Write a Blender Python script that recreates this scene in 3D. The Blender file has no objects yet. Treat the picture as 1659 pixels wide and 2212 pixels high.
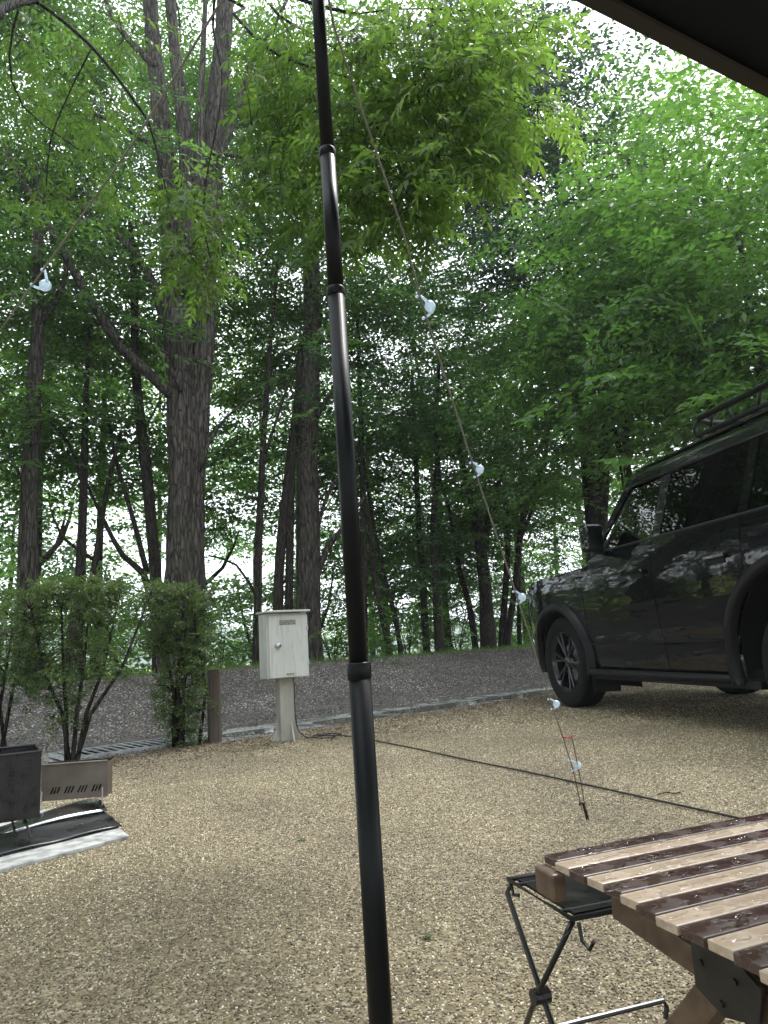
import bpy, math, random
import numpy as np
from mathutils import Vector, Matrix, noise
random.seed(7); rng = np.random.default_rng(7)
sc = bpy.context.scene
COL = sc.collection
# ------------------------------------------------------------------ camera
FPX, PW, PH = 1560.0, 1659.0, 2212.0
PITCH, ROLL, EYE = math.radians(10.34), math.radians(3.3), 0.66
cF = np.array([0, math.cos(PITCH), math.sin(PITCH)]); cU0 = np.array([0, -math.sin(PITCH), math.cos(PITCH)]); cR0 = np.array([1., 0, 0])
cR = math.cos(ROLL)*cR0 - math.sin(ROLL)*cU0; cU = math.sin(ROLL)*cR0 + math.cos(ROLL)*cU0
cC = np.array([0, 0, EYE])
cam = bpy.data.cameras.new('camera'); cam_o = bpy.data.objects.new('camera', cam); COL.objects.link(cam_o)
cam.sensor_fit = 'VERTICAL'; cam.sensor_height = 36; cam.lens = 36*FPX/PH; cam.clip_start = .02; cam.clip_end = 3000
M = Matrix.Identity(4)
for i in range(3):
    M[i][0] = cR[i]; M[i][1] = cU[i]; M[i][2] = -cF[i]; M[i][3] = cC[i]
cam_o.matrix_world = M; sc.camera = cam_o
# ------------------------------------------------------------------ world, sun, exposure
SUN_EL, SUN_AZ = math.radians(58), math.radians(35)      # azimuth from +Y towards +X
w = bpy.data.worlds.new('World'); sc.world = w; w.use_nodes = True
nt = w.node_tree; nt.nodes.clear()
sky = nt.nodes.new('ShaderNodeTexSky'); sky.sky_type = 'NISHITA'; sky.sun_disc = False
sky.sun_elevation = SUN_EL; sky.sun_rotation = SUN_AZ; sky.dust_density = 3
hs = nt.nodes.new('ShaderNodeHueSaturation'); hs.inputs['Saturation'].default_value = .3
mx = nt.nodes.new('ShaderNodeMixRGB'); mx.inputs[0].default_value = .75; mx.inputs[2].default_value = (9.2, 9.8, 10.4, 1)
bg = nt.nodes.new('ShaderNodeBackground'); bg.inputs[1].default_value = .15
wo = nt.nodes.new('ShaderNodeOutputWorld')
nt.links.new(sky.outputs[0], hs.inputs['Color']); nt.links.new(hs.outputs[0], mx.inputs[1]); nt.links.new(mx.outputs[0], bg.inputs[0]); nt.links.new(bg.outputs[0], wo.inputs[0])
sl = bpy.data.lights.new('sun', 'SUN'); sl.energy = 1.5; sl.angle = math.radians(12); sl.color = (1, .98, .96)
so = bpy.data.objects.new('sun', sl); COL.objects.link(so)
sd = Vector((math.sin(SUN_AZ)*math.cos(SUN_EL), math.cos(SUN_AZ)*math.cos(SUN_EL), math.sin(SUN_EL)))
so.rotation_euler = sd.to_track_quat('Z', 'Y').to_euler()
sc.view_settings.view_transform = 'Standard'; sc.view_settings.look = 'None'; sc.view_settings.exposure = 1.4; sc.view_settings.gamma = 1
sc.view_settings.use_curve_mapping = False
sc.render.engine = 'CYCLES'; sc.cycles.max_bounces = 8; sc.cycles.diffuse_bounces = 4; sc.cycles.glossy_bounces = 3; sc.cycles.transmission_bounces = 6; sc.cycles.transparent_max_bounces = 8
sc.cycles.use_denoising = True; sc.cycles.sample_clamp_indirect = 8
# ------------------------------------------------------------------ photograph -> place helpers
def ray(x, y): return cF + cR*(x-PW/2)/FPX - cU*(y-PH/2)/FPX
def at(x, y, Y): d = ray(x, y); return cC + d*(Y/d[1])
def gp(x, y, z=0.): d = ray(x, y); return cC + d*((z-EYE)/d[2])
GU = np.array([.762, .648]); GN = np.array([-.648, .762]); GO = np.array([-.95, 6.53])   # the drain line: along, across, origin
def dcoord(x, y): return (x-GO[0])*GN[0] + (y-GO[1])*GN[1]
ZK = [(-200, 0), (.4, 0), (.9, .03), (3.3, .40), (4.1, .45), (5., .3), (9, -1.0), (16, -2.2), (30, -3.0), (60, -3.3), (400, -3.5), (3000, -4)]
def zd(d): return float(np.interp(d, [k[0] for k in ZK], [k[1] for k in ZK]))
def gz(x, y): return zd(dcoord(x, y))
# ------------------------------------------------------------------ object helpers
def tag(o, label=None, cat=None, group=None, kind=None):
    if label: o['label'] = label
    if cat: o['category'] = cat
    if group: o['group'] = group
    if kind: o['kind'] = kind
    return o
def empty(name, loc=(0, 0, 0), rz=0, label=None, cat=None, group=None):
    o = bpy.data.objects.new(name, None); COL.objects.link(o); o.location = loc; o.rotation_euler = (0, 0, rz); o.empty_display_size = .1
    return tag(o, label, cat, group)
class G:
    def __init__(s): s.v = []; s.f = []
    def add(s, vs, fs):
        n = len(s.v); s.v += [tuple(map(float, v)) for v in vs]; s.f += [tuple(i+n for i in f) for f in fs]; return s
    def box(s, c, size, rz=0, R=None):
        hx, hy, hz = size[0]/2, size[1]/2, size[2]/2
        R = R or Matrix.Rotation(rz, 3, 'Z')
        vs = [Vector(c)+R @ Vector((a*hx, b*hy, d*hz)) for d in (-1, 1) for a, b in ((-1, -1), (1, -1), (1, 1), (-1, 1))]
        return s.add(vs, [(3, 2, 1, 0), (4, 5, 6, 7), (0, 1, 5, 4), (1, 2, 6, 5), (2, 3, 7, 6), (3, 0, 4, 7)])
    def beam(s, a, b, w_, h_, up=(0, 0, 1)):
        a = Vector(a); b = Vector(b); x = (b-a); L = x.length; x.normalize(); z = Vector(up); y = z.cross(x); y.normalize(); z = x.cross(y)
        R = Matrix((x, y, z)).transposed()
        return s.box((a+b)/2, (L, w_, h_), R=R)
    def tube(s, pts, r, n=8, cap=True, closed=False):
        pts = [Vector(p) for p in pts]; m = len(pts); rs = r if hasattr(r, '__len__') else [r]*m
        base = len(s.v); up = Vector((0, 0, 1)); prev = None
        for i, p in enumerate(pts):
            if closed: t = pts[(i+1) % m]-pts[i-1]
            else: t = pts[min(i+1, m-1)]-pts[max(i-1, 0)]
            if t.length < 1e-9: t = Vector((0, 0, 1))
            t.normalize()
            if prev is None:
                a = up if abs(t.z) < .9 else Vector((1, 0, 0)); u = t.cross(a).normalized()
            else:
                u = prev - t*prev.dot(t); u.normalize()
            prev = u; v = t.cross(u)
            for k in range(n):
                an = 2*math.pi*k/n; q = p+(u*math.cos(an)+v*math.sin(an))*rs[i]; s.v.append(tuple(q))
        for i in range(m if closed else m-1):
            for k in range(n):
                a = base+i*n+k; b = base+i*n+(k+1) % n; i2 = (i+1) % m
                s.f.append((a, b, base+i2*n+(k+1) % n, base+i2*n+k))
        if cap and not closed:
            s.f.append(tuple(base+k for k in reversed(range(n)))); s.f.append(tuple(base+(m-1)*n+k for k in range(n)))
        return s
    def lathe(s, prof, c=(0, 0, 0), axis='Z', n=32, R=None):
        base = len(s.v); c = Vector(c)
        for (r, h) in prof:
            for k in range(n):
                a = 2*math.pi*k/n
                p = Vector((r*math.cos(a), r*math.sin(a), h))
                if axis == 'Y': p = Vector((p.x, p.z, p.y))
                if axis == 'X': p = Vector((p.z, p.x, p.y))
                if R: p = R @ p
                s.v.append(tuple(c+p))
        for i in range(len(prof)-1):
            for k in range(n):
                s.f.append((base+i*n+k, base+i*n+(k+1) % n, base+(i+1)*n+(k+1) % n, base+(i+1)*n+k))
        return s
    def prism(s, poly, vec):
        n = len(poly); a = [Vector(p) for p in poly]; b = [p+Vector(vec) for p in a]
        return s.add(a+b, [tuple(range(n-1, -1, -1)), tuple(range(n, 2*n))]+[(i, (i+1) % n, n+(i+1) % n, n+i) for i in range(n)])
    def grid(s, fn, us, vs):
        base = len(s.v)
        for u in us:
            for v in vs: s.v.append(tuple(map(float, fn(u, v))))
        m = len(vs)
        for i in range(len(us)-1):
            for j in range(m-1): s.f.append((base+i*m+j, base+(i+1)*m+j, base+(i+1)*m+j+1, base+i*m+j+1))
        return s
    def make(s, name, mat, parent=None, smooth=False, bevel=0, solid=0, kind=None, loc=None, sub=0, label=None, off=-1):
        me = bpy.data.meshes.new(name); me.from_pydata(s.v, [], s.f); me.update()
        o = bpy.data.objects.new(name, me); COL.objects.link(o)
        if mat: me.materials.append(mat)
        if parent: o.parent = parent
        if loc is not None: o.location = loc
        if smooth: me.polygons.foreach_set('use_smooth', [True]*len(me.polygons)); me.update()
        if solid: md = o.modifiers.new('t', 'SOLIDIFY'); md.thickness = solid; md.offset = off
        if bevel: md = o.modifiers.new('b', 'BEVEL'); md.width = bevel; md.segments = 2; md.limit_method = 'ANGLE'; md.angle_limit = math.radians(40)
        if sub: md = o.modifiers.new('s', 'SUBSURF'); md.levels = md.render_levels = sub
        return tag(o, label, kind=kind)
def fast_mesh(name, V, F, mat, parent=None, kind=None, tint=None, smooth=False):
    """V (n,3), F (m,3) numpy"""
    me = bpy.data.meshes.new(name); me.vertices.add(len(V)); me.vertices.foreach_set('co', np.asarray(V, np.float32).ravel())
    k = F.shape[1]; me.loops.add(F.size); me.loops.foreach_set('vertex_index', F.astype(np.int32).ravel())
    me.polygons.add(len(F)); me.polygons.foreach_set('loop_start', np.arange(0, F.size, k, dtype=np.int32)); me.polygons.foreach_set('loop_total', np.full(len(F), k, np.int32))
    if smooth: me.polygons.foreach_set('use_smooth', np.ones(len(F), bool))
    if tint is not None:
        a = me.attributes.new('tint', 'FLOAT', 'POINT'); a.data.foreach_set('value', np.asarray(tint, np.float32))
    me.update(calc_edges=True); me.materials.append(mat)
    o = bpy.data.objects.new(name, me); COL.objects.link(o)
    if parent: o.parent = parent
    return tag(o, kind=kind)
# ------------------------------------------------------------------ materials
def nm(name):
    m = bpy.data.materials.new(name); m.use_nodes = True; t = m.node_tree; t.nodes.clear()
    out = t.nodes.new('ShaderNodeOutputMaterial'); return m, t, out
def N(t, kind, **kw):
    n = t.nodes.new(kind)
    for k, v in kw.items():
        if k.startswith('i_'): n.inputs[k[2:].replace('_', ' ')].default_value = v
        else: setattr(n, k, v)
    return n
def ramp(t, src, stops, interp='LINEAR'):
    r = t.nodes.new('ShaderNodeValToRGB'); r.color_ramp.interpolation = interp
    e = r.color_ramp.elements
    while len(e) < len(stops): e.new(.5)
    for i, (p, c) in enumerate(stops): e[i].position = p; e[i].color = tuple(c)+(1,)*(4-len(c)) if len(c) < 4 else c
    t.links.new(src, r.inputs[0]); return r.outputs[0]
def g3(v): return (v, v, v)
def pmat(name, col, rough=.5, metal=0, spec=.5, noise_scale=None, col2=None, bump=0, bump_scale=None, coat=0, trans=0, ior=1.45, rough2=None, stretch=(1, 1, 1), detail=4, sharp=(.35, .65)):
    m, t, out = nm(name); b = N(t, 'ShaderNodeBsdfPrincipled'); b.inputs['Base Color'].default_value = tuple(col)+(1,)
    b.inputs['Roughness'].default_value = rough; b.inputs['Metallic'].default_value = metal; b.inputs['Specular IOR Level'].default_value = spec
    b.inputs['Coat Weight'].default_value = coat; b.inputs['Coat Roughness'].default_value = .03; b.inputs['Transmission Weight'].default_value = trans; b.inputs['IOR'].default_value = ior
    tc = N(t, 'ShaderNodeTexCoord'); mp = N(t, 'ShaderNodeMapping'); mp.inputs['Scale'].default_value = stretch; t.links.new(tc.outputs['Object'], mp.inputs[0])
    if noise_scale:
        n = N(t, 'ShaderNodeTexNoise', i_Scale=noise_scale, i_Detail=detail); t.links.new(mp.outputs[0], n.inputs['Vector'])
        c = ramp(t, n.outputs[0], [(sharp[0], col), (sharp[1], col2 or col)]); t.links.new(c, b.inputs['Base Color'])
        if rough2 is not None:
            c2 = ramp(t, n.outputs[0], [(sharp[0], g3(rough)), (sharp[1], g3(rough2))]); t.links.new(c2, b.inputs['Roughness'])
    if bump:
        n2 = N(t, 'ShaderNodeTexNoise', i_Scale=bump_scale or 50, i_Detail=5); t.links.new(mp.outputs[0], n2.inputs['Vector'])
        bp = N(t, 'ShaderNodeBump', i_Strength=bump, i_Distance=.01); t.links.new(n2.outputs[0], bp.inputs['Height']); t.links.new(bp.outputs[0], b.inputs['Normal'])
    t.links.new(b.outputs[0], out.inputs[0]); return m
def leaf_mat(name, dark, light, tdark, tlight, trans=.45, rough=.38, spec=.5):
    m, t, out = nm(name)
    a = N(t, 'ShaderNodeAttribute', attribute_name='tint')
    c = ramp(t, a.outputs['Fac'], [(0, dark), (1, light)]); c2 = ramp(t, a.outputs['Fac'], [(0, tdark), (1, tlight)])
    b = N(t, 'ShaderNodeBsdfPrincipled', i_Roughness=rough); b.inputs['Specular IOR Level'].default_value = spec
    tr = N(t, 'ShaderNodeBsdfTranslucent'); mxs = N(t, 'ShaderNodeMixShader'); mxs.inputs[0].default_value = trans
    t.links.new(c, b.inputs['Base Color']); t.links.new(c2, tr.inputs[0]); t.links.new(b.outputs[0], mxs.inputs[1]); t.links.new(tr.outputs[0], mxs.inputs[2]); t.links.new(mxs.outputs[0], out.inputs[0])
    return m
LEAF_MID = leaf_mat('leaf_mid', (.024, .05, .015), (.06, .12, .026), (.075, .18, .028), (.2, .41, .055), trans=.5)
LEAF_COOL = leaf_mat('leaf_cool', (.022, .05, .022), (.052, .11, .038), (.065, .17, .045), (.17, .37, .08), trans=.5, rough=.33)
LEAF_BRIGHT = leaf_mat('leaf_bright', (.038, .085, .016), (.09, .19, .03), (.12, .28, .035), (.28, .54, .07), trans=.5)
LEAF_WET = leaf_mat('leaf_wet', (.026, .06, .018), (.07, .15, .03), (.075, .19, .03), (.22, .46, .06), trans=.42, rough=.33, spec=.6)
LEAF_DARK = leaf_mat('leaf_dark', (.014, .034, .016), (.032, .07, .026), (.03, .08, .03), (.08, .18, .05), trans=.35)
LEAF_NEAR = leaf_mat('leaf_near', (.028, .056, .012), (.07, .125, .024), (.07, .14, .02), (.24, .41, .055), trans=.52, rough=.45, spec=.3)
LEAF_HEDGE = leaf_mat('leaf_hedge', (.03, .05, .018), (.085, .13, .035), (.07, .13, .03), (.2, .32, .06), trans=.35)
def bark_mat(name, c1, c2, sc_=14, moss=None):
    m, t, out = nm(name); b = N(t, 'ShaderNodeBsdfPrincipled', i_Roughness=.85); b.inputs['Specular IOR Level'].default_value = .15; tc = N(t, 'ShaderNodeTexCoord')
    mp = N(t, 'ShaderNodeMapping'); mp.inputs['Scale'].default_value = (1, 1, .16); t.links.new(tc.outputs['Object'], mp.inputs[0])
    n = N(t, 'ShaderNodeTexNoise', i_Scale=sc_*2.2, i_Detail=6, i_Roughness=.65); t.links.new(mp.outputs[0], n.inputs[0])
    v = N(t, 'ShaderNodeTexVoronoi', i_Scale=sc_*1.6, feature='DISTANCE_TO_EDGE'); t.links.new(mp.outputs[0], v.inputs['Vector'])
    n3 = N(t, 'ShaderNodeTexNoise', i_Scale=1.7, i_Detail=3); t.links.new(tc.outputs['Object'], n3.inputs[0])
    c = ramp(t, n.outputs[0], [(.34, c1), (.68, c2)])
    mm = N(t, 'ShaderNodeMixRGB', blend_type='MULTIPLY'); mm.inputs[0].default_value = 1
    e = ramp(t, v.outputs['Distance'], [(0, g3(.35)), (.12, g3(1))]); t.links.new(c, mm.inputs[1]); t.links.new(e, mm.inputs[2])
    m2 = N(t, 'ShaderNodeMixRGB'); f = ramp(t, n3.outputs[0], [(.5, g3(0)), (.72, g3(.45))]); t.links.new(f, m2.inputs[0]); t.links.new(mm.outputs[0], m2.inputs[1]); m2.inputs[2].default_value = (moss or (.07, .075, .06))+(1,)
    t.links.new(m2.outputs[0], b.inputs['Base Color'])
    ad = N(t, 'ShaderNodeMath', operation='MULTIPLY_ADD'); ad.inputs[1].default_value = .5; t.links.new(n.outputs[0], ad.inputs[0]); t.links.new(e, ad.inputs[2])
    bp = N(t, 'ShaderNodeBump', i_Strength=.9, i_Distance=.025); t.links.new(ad.outputs[0], bp.inputs['Height']); t.links.new(bp.outputs[0], b.inputs['Normal'])
    t.links.new(b.outputs[0], out.inputs[0]); return m
BARK = bark_mat('bark_rough', (.02, .018, .016), (.115, .1, .088))
BARK2 = bark_mat('bark_dark', (.018, .016, .014), (.07, .06, .05), 20, (.04, .045, .03))
BARK3 = bark_mat('bark_far', (.02, .018, .015), (.07, .062, .05), 12)
# ------------------------------------------------------------------ setting: ground sheets laid along the drain line
def gxy(s, d): p = GO+GU*s+GN*d; return p[0], p[1]
def sheet(name, svals, dvals, mat, zoff=0, kind='structure', wob=0):
    g = G()
    def fn(s, d):
        x, y = gxy(s, d); z = zd(d)+zoff
        if wob: z += wob*noise.noise(Vector((x*.5, y*.5, 0)))
        return x, y, z
    g.grid(fn, svals, dvals); return g.make(name, mat, kind=kind, smooth=True)
def gravel_mat(name, base, hi, lo, mult=1.0, leafy=0, rough=.75):
    m, t, out = nm(name); b = N(t, 'ShaderNodeBsdfPrincipled', i_Roughness=rough); b.inputs['Specular IOR Level'].default_value = .5
    tc = N(t, 'ShaderNodeTexCoord')
    v = N(t, 'ShaderNodeTexVoronoi', i_Scale=95*mult); t.links.new(tc.outputs['Object'], v.inputs['Vector'])
    v2 = N(t, 'ShaderNodeTexVoronoi', i_Scale=150*mult, feature='DISTANCE_TO_EDGE'); t.links.new(tc.outputs['Object'], v2.inputs['Vector'])
    sp = N(t, 'ShaderNodeSeparateColor'); t.links.new(v.outputs['Color'], sp.inputs[0])
    c = ramp(t, sp.outputs[0], [(0, lo), (.35, base), (.75, base), (1, hi)])
    n = N(t, 'ShaderNodeTexNoise', i_Scale=2.2, i_Detail=6, i_Roughness=.6); t.links.new(tc.outputs['Object'], n.inputs[0])
    mm = N(t, 'ShaderNodeMixRGB', blend_type='MULTIPLY'); mm.inputs[0].default_value = 1
    f = ramp(t, n.outputs[0], [(.3, (.62, .6, .56)), (.7, (1.15, 1.12, 1.08))]); t.links.new(c, mm.inputs[1]); t.links.new(f, mm.inputs[2])
    t.links.new(mm.outputs[0], b.inputs['Base Color'])
    bp = N(t, 'ShaderNodeBump', i_Strength=.8, i_Distance=.006); t.links.new(v.outputs['Distance'], bp.inputs['Height']); bp.invert = True; t.links.new(bp.outputs[0], b.inputs['Normal'])
    t.links.new(b.outputs[0], out.inputs[0]); return m
TAN_ = ((.33, .27, .19), (.62, .56, .45), (.10, .08, .06))
M_GRAVEL = gravel_mat('gravel_bed', (.20, .165, .10), (.38, .34, .24), (.07, .055, .036))
M_ROAD = gravel_mat('road_gravel', (.08, .077, .076), (.15, .14, .13), (.03, .029, .029), .8)
def stone_mat(name, cols, rough=.6):
    m, t, out = nm(name); b = N(t, 'ShaderNodeBsdfPrincipled', i_Roughness=rough); b.inputs['Specular IOR Level'].default_value = .5
    a = N(t, 'ShaderNodeObjectInfo'); c = ramp(t, a.outputs['Random'], cols); 
    tc = N(t, 'ShaderNodeNewGeometry'); n = N(t, 'ShaderNodeTexNoise', i_Scale=1.0, i_Detail=6); t.links.new(tc.outputs['Position'], n.inputs[0])
    mm = N(t, 'ShaderNodeMixRGB', blend_type='MULTIPLY'); mm.inputs[0].default_value = 1
    f = ramp(t, n.outputs[0], [(.36, (.6, .58, .56)), (.62, (1.1, 1.08, 1.04))]); t.links.new(c, mm.inputs[1]); t.links.new(f, mm.inputs[2])
    t.links.new(mm.outputs[0], b.inputs['Base Color']); t.links.new(b.outputs[0], out.inputs[0]); return m
M_STONE = stone_mat('gravel_stone', [(0, (.05, .038, .026)), (.2, (.15, .12, .072)), (.55, (.30, .245, .145)), (.85, (.44, .375, .24)), (1, (.8, .76, .64))])
M_STONE_R = stone_mat('road_stone', [(0, (.035, .033, .033)), (.5, (.11, .10, .098)), (.8, (.24, .215, .2)), (1, (.55, .52, .48))])
SV = list(np.arange(-14, 22.1, .5)); SB = [-500, -300, -120, -60, -30]+SV+[35, 60, 120, 300, 500]
sheet('gravel_yard', [-60, -30]+SV+[35, 60], [-60, -30, -15]+list(np.arange(-9, -.39, .3))+[-.4], M_GRAVEL)
sheet('road', [-60, -30]+SV+[35, 60], [.4, .6, .8]+list(np.arange(1.1, 4.15, .3))+[4.1], M_ROAD, wob=0)
M_CONC = pmat('wet_concrete', (.12, .125, .12), rough=.07, noise_scale=5, col2=(.27, .275, .265), rough2=.5, bump=.25, bump_scale=60)
M_GUT = M_CONC
g = G()
def gf(s, d):
    x, y = gxy(s, d); return x, y, (0 if abs(d) > .37 else (-.006 - .012*math.cos(d/.37*math.pi/2)))
g.grid(gf, [-60, -30]+SV+[35, 60], [-.4, -.37, -.36, -.2, 0, .2, .36, .37, .4]); g.make('drain_channel', M_GUT, kind='structure')
M_WATER = pmat('puddle_water', (.05, .052, .05), rough=.03, spec=1, bump=.12, bump_scale=14)
for (s0, s1, d0, w_) in ((1.15, 2.45, .04, .3), (2.55, 4.4, .0, .33), (-.6, -.05, .08, .22), (.3, 1.0, -.02, .26), (-4.4, -2.8, 0, .3)):
    g = G(); n = 28; ring = []
    for k in range(n):
        a = 2*math.pi*k/n; rr = 1+.35*noise.noise(Vector((math.cos(a)*1.7+s0*3, math.sin(a)*1.7, d0)))
        x, y = gxy((s0+s1)/2+(s1-s0)/2*math.cos(a)*rr, d0+w_*math.sin(a)*rr); ring.append((x, y, -.0135))
    g.add(ring, [tuple(range(n))]); g.make('puddle', M_WATER, kind='structure')
# land beyond the crest
def field_mat():
    m, t, out = nm('field_grass'); b = N(t, 'ShaderNodeBsdfPrincipled', i_Roughness=.9); tc = N(t, 'ShaderNodeTexCoord')
    n = N(t, 'ShaderNodeTexNoise', i_Scale=.06, i_Detail=4); t.links.new(tc.outputs['Object'], n.inputs[0])
    n2 = N(t, 'ShaderNodeTexNoise', i_Scale=6, i_Detail=6); t.links.new(tc.outputs['Object'], n2.inputs[0])
    c = ramp(t, n.outputs[0], [(.35, (.22, .27, .03)), (.6, (.34, .38, .045))]); mm = N(t, 'ShaderNodeMixRGB', blend_type='MULTIPLY'); mm.inputs[0].default_value = 1
    f = ramp(t, n2.outputs[0], [(.3, g3(.6)), (.7, g3(1.15))]); t.links.new(c, mm.inputs[1]); t.links.new(f, mm.inputs[2]); t.links.new(mm.outputs[0], b.inputs['Base Color'])
    t.links.new(b.outputs[0], out.inputs[0]); return m
M_FIELD = field_mat()
M_SLOPE = pmat('forest_floor', (.035, .04, .02), rough=.9, noise_scale=3, col2=(.08, .1, .035), bump=.6, bump_scale=12)
sheet('forest_slope', [-60, -30]+SV+[35, 60], [4.1, 4.5, 5, 7, 9, 12, 16, 20], M_SLOPE)
g = G(); g.grid(lambda s, d: (*gxy(s, d), zd(d)), [-500, -300, -120, -60, -30, 0, 30, 60, 120, 300, 500], [20, 30, 45, 60, 120, 250, 500]); g.make('field', M_FIELD, kind='structure')
g = G(); g.grid(lambda s, d: (*gxy(s, d), zd(d)-.02), [-500, -300, -120, -60], [-500, -300, -60, -3, .3, 4, 20.0]); g.grid(lambda s, d: (*gxy(s, d), zd(d)-.02), [60, 120, 300, 500], [-500, -300, -60, -3, .3, 4, 20.0]); g.grid(lambda s, d: (*gxy(s, d), -.02), [-60, 0, 60], [-500, -300, -60]); g.make('meadow', M_FIELD, kind='structure')
M_HILL = pmat('wooded_hill', (.03, .055, .025), rough=.95, noise_scale=.03, col2=(.06, .1, .045), bump=1, bump_scale=.2)
def hill(name, d0, hgt, sc_, seed, y0):
    g = G(); us = np.linspace(-520, 520, 90); vs = np.linspace(0, 1, 8)
    def fn(u, v):
        p = GO*0+np.array([u, d0+v*120]); h = hgt*(.55+.6*noise.fractal(Vector((u*sc_, seed, 0)), .8, 2, 4))*math.sin(v*math.pi/2)
        return p[0], p[1], -4+max(h, 1)
    g.grid(fn, us, vs); return g.make(name, M_HILL, kind='structure', smooth=True)
hill('hill', 260, 34, .005, 3.3, 0)
# ------------------------------------------------------------------ leaf sprays
def rot_to(a, nrm):
    return a
def make_spray(n_side, leaves_per, leaf_l, leaf_w, seed, droop=.15, spread=.5):
    """unit spray along +x; returns leaf verts (n,4,3) and twig strips"""
    r = np.random.default_rng(seed); P = []; A = []
    twigs = []
    for k in range(n_side):
        t = (k+.8)/(n_side+.3); side = 1 if k % 2 else -1
        base = np.array([t, .03*math.sin(5*t), -droop*t*t])
        L = spread*(1.05-t)*r.uniform(.7, 1.15)+.12
        ang = side*r.uniform(.6, 1.0); d = np.array([math.cos(ang), math.sin(ang), r.uniform(-.2, .1)])
        twigs.append((base, base+d*L+np.array([0, 0, -.1*L])))
        for j in range(leaves_per):
            q = (j+.7)/leaves_per; p = base+d*L*q+np.array([0, 0, -.1*L*q*q])
            aa = ang+(1 if j % 2 else -1)*r.uniform(.5, 1.1); P.append(p); A.append([math.cos(aa), math.sin(aa), r.uniform(-.5, .15)])
        P.append(base); A.append([math.cos(-ang), math.sin(-ang), r.uniform(-.4, .2)])
    P.append(np.array([1, 0, -droop])); A.append([1, 0, -.3])
    P = np.array(P)+r.normal(0, .012, (len(P), 3)); A = np.array(A); A /= np.linalg.norm(A, axis=1)[:, None]
    n = len(P); up = np.tile([0, 0, 1.], (n, 1))+r.normal(0, .5, (n, 3)); S = np.cross(up, A); S /= np.linalg.norm(S, axis=1)[:, None]; Nn = np.cross(A, S)
    ll = leaf_l*r.uniform(.7, 1.25, (n, 1)); lw = leaf_w*r.uniform(.8, 1.2, (n, 1))
    mid = P+A*ll*.45
    V = np.stack([P, mid+S*lw*.5+Nn*lw*.12, P+A*ll-Nn*ll*.12, mid-S*lw*.5+Nn*lw*.12], 1)
    return V, twigs
SPR = [make_spray(8, 5, .115, .058, 100+i, droop=.1+.12*(i % 3), spread=.45+.1*(i % 2)) for i in range(10)]
SPR_NARROW = [make_spray(9, 5, .13, .045, 200+i, droop=.2+.1*(i % 3), spread=.45) for i in range(8)]
SPR_COARSE = [make_spray(5, 3, .26, .15, 300+i, droop=.15, spread=.5) for i in range(6)]
SPR_SMALL = [make_spray(8, 6, .10, .06, 400+i, droop=.05, spread=.4) for i in range(8)]
def place_sprays(pos, dirs, scale, bank, tintbase, tr=.22, roll=.35, seed=0):
    r = np.random.default_rng(seed); n = len(pos); idx = r.integers(0, len(bank), n); Vs = []; Ts = []
    for b in range(len(bank)):
        m = np.where(idx == b)[0]
        if not len(m): continue
        T = bank[b][0].reshape(-1, 3); D = dirs[m]; D = D/np.linalg.norm(D, axis=1)[:, None]
        up = np.tile([0, 0, 1.], (len(m), 1))+r.normal(0, roll, (len(m), 3)); S = np.cross(up, D); S /= np.linalg.norm(S, axis=1)[:, None]; U = np.cross(D, S)
        s = scale[m][:, None, None]
        W = (T[None, :, 0:1]*D[:, None, :]+T[None, :, 1:2]*S[:, None, :]+T[None, :, 2:3]*U[:, None, :])*s+pos[m][:, None, :]
        Vs.append(W.reshape(-1, 3)); k = T.shape[0]//4
        tt = tintbase[m][:, None]+r.normal(0, tr, (len(m), k)); Ts.append(np.repeat(np.clip(tt, 0, 1).ravel(), 4))
    return np.concatenate(Vs), np.concatenate(Ts)
def leaf_faces(nv):
    b = np.arange(0, nv, 4)[:, None]; return np.concatenate([b+np.array([[0, 1, 2]]), b+np.array([[0, 2, 3]])])
# ------------------------------------------------------------------ trunks
def resample(pts, rad, step):
    P = [Vector(p) for p in pts]; out = []; ro = []
    n = len(P)
    for i in range(n-1):
        p0 = P[max(i-1, 0)]; p1 = P[i]; p2 = P[i+1]; p3 = P[min(i+2, n-1)]
        k = max(2, int((p2-p1).length/step))
        for j in range(k):
            t = j/k; t2 = t*t; t3 = t2*t
            q = .5*((2*p1)+(p2-p0)*t+(2*p0-5*p1+4*p2-p3)*t2+(3*p1-p0-3*p2+p3)*t3)
            out.append(q); ro.append(rad[i]*(1-t)+rad[i+1]*t)
    out.append(P[-1]); ro.append(rad[-1]); return out, ro
def trunk_add(g, pts, rad, segs=14, step=.25, rough=.06, seed=0):
    P, R = resample(pts, rad, step); base = len(g.v); g.tube(P, R, n=segs, cap=True)
    if rough:
        for i in range(len(P)):
            for k in range(segs):
                j = base+i*segs+k; v = Vector(g.v[j]); c = P[i]; d = v-c; an = 2*math.pi*k/segs
                q = Vector((math.cos(an)*3.2, math.sin(an)*3.2, c.z*.9+seed*7)); q2 = Vector((math.cos(an)*9, math.sin(an)*9, c.z*1.6+seed))
                f = 1+rough*(1.6*noise.noise(q)+1.3*abs(noise.noise(q2))-.4)
                g.v[j] = tuple(c+d*f)
    return P, R
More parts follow.
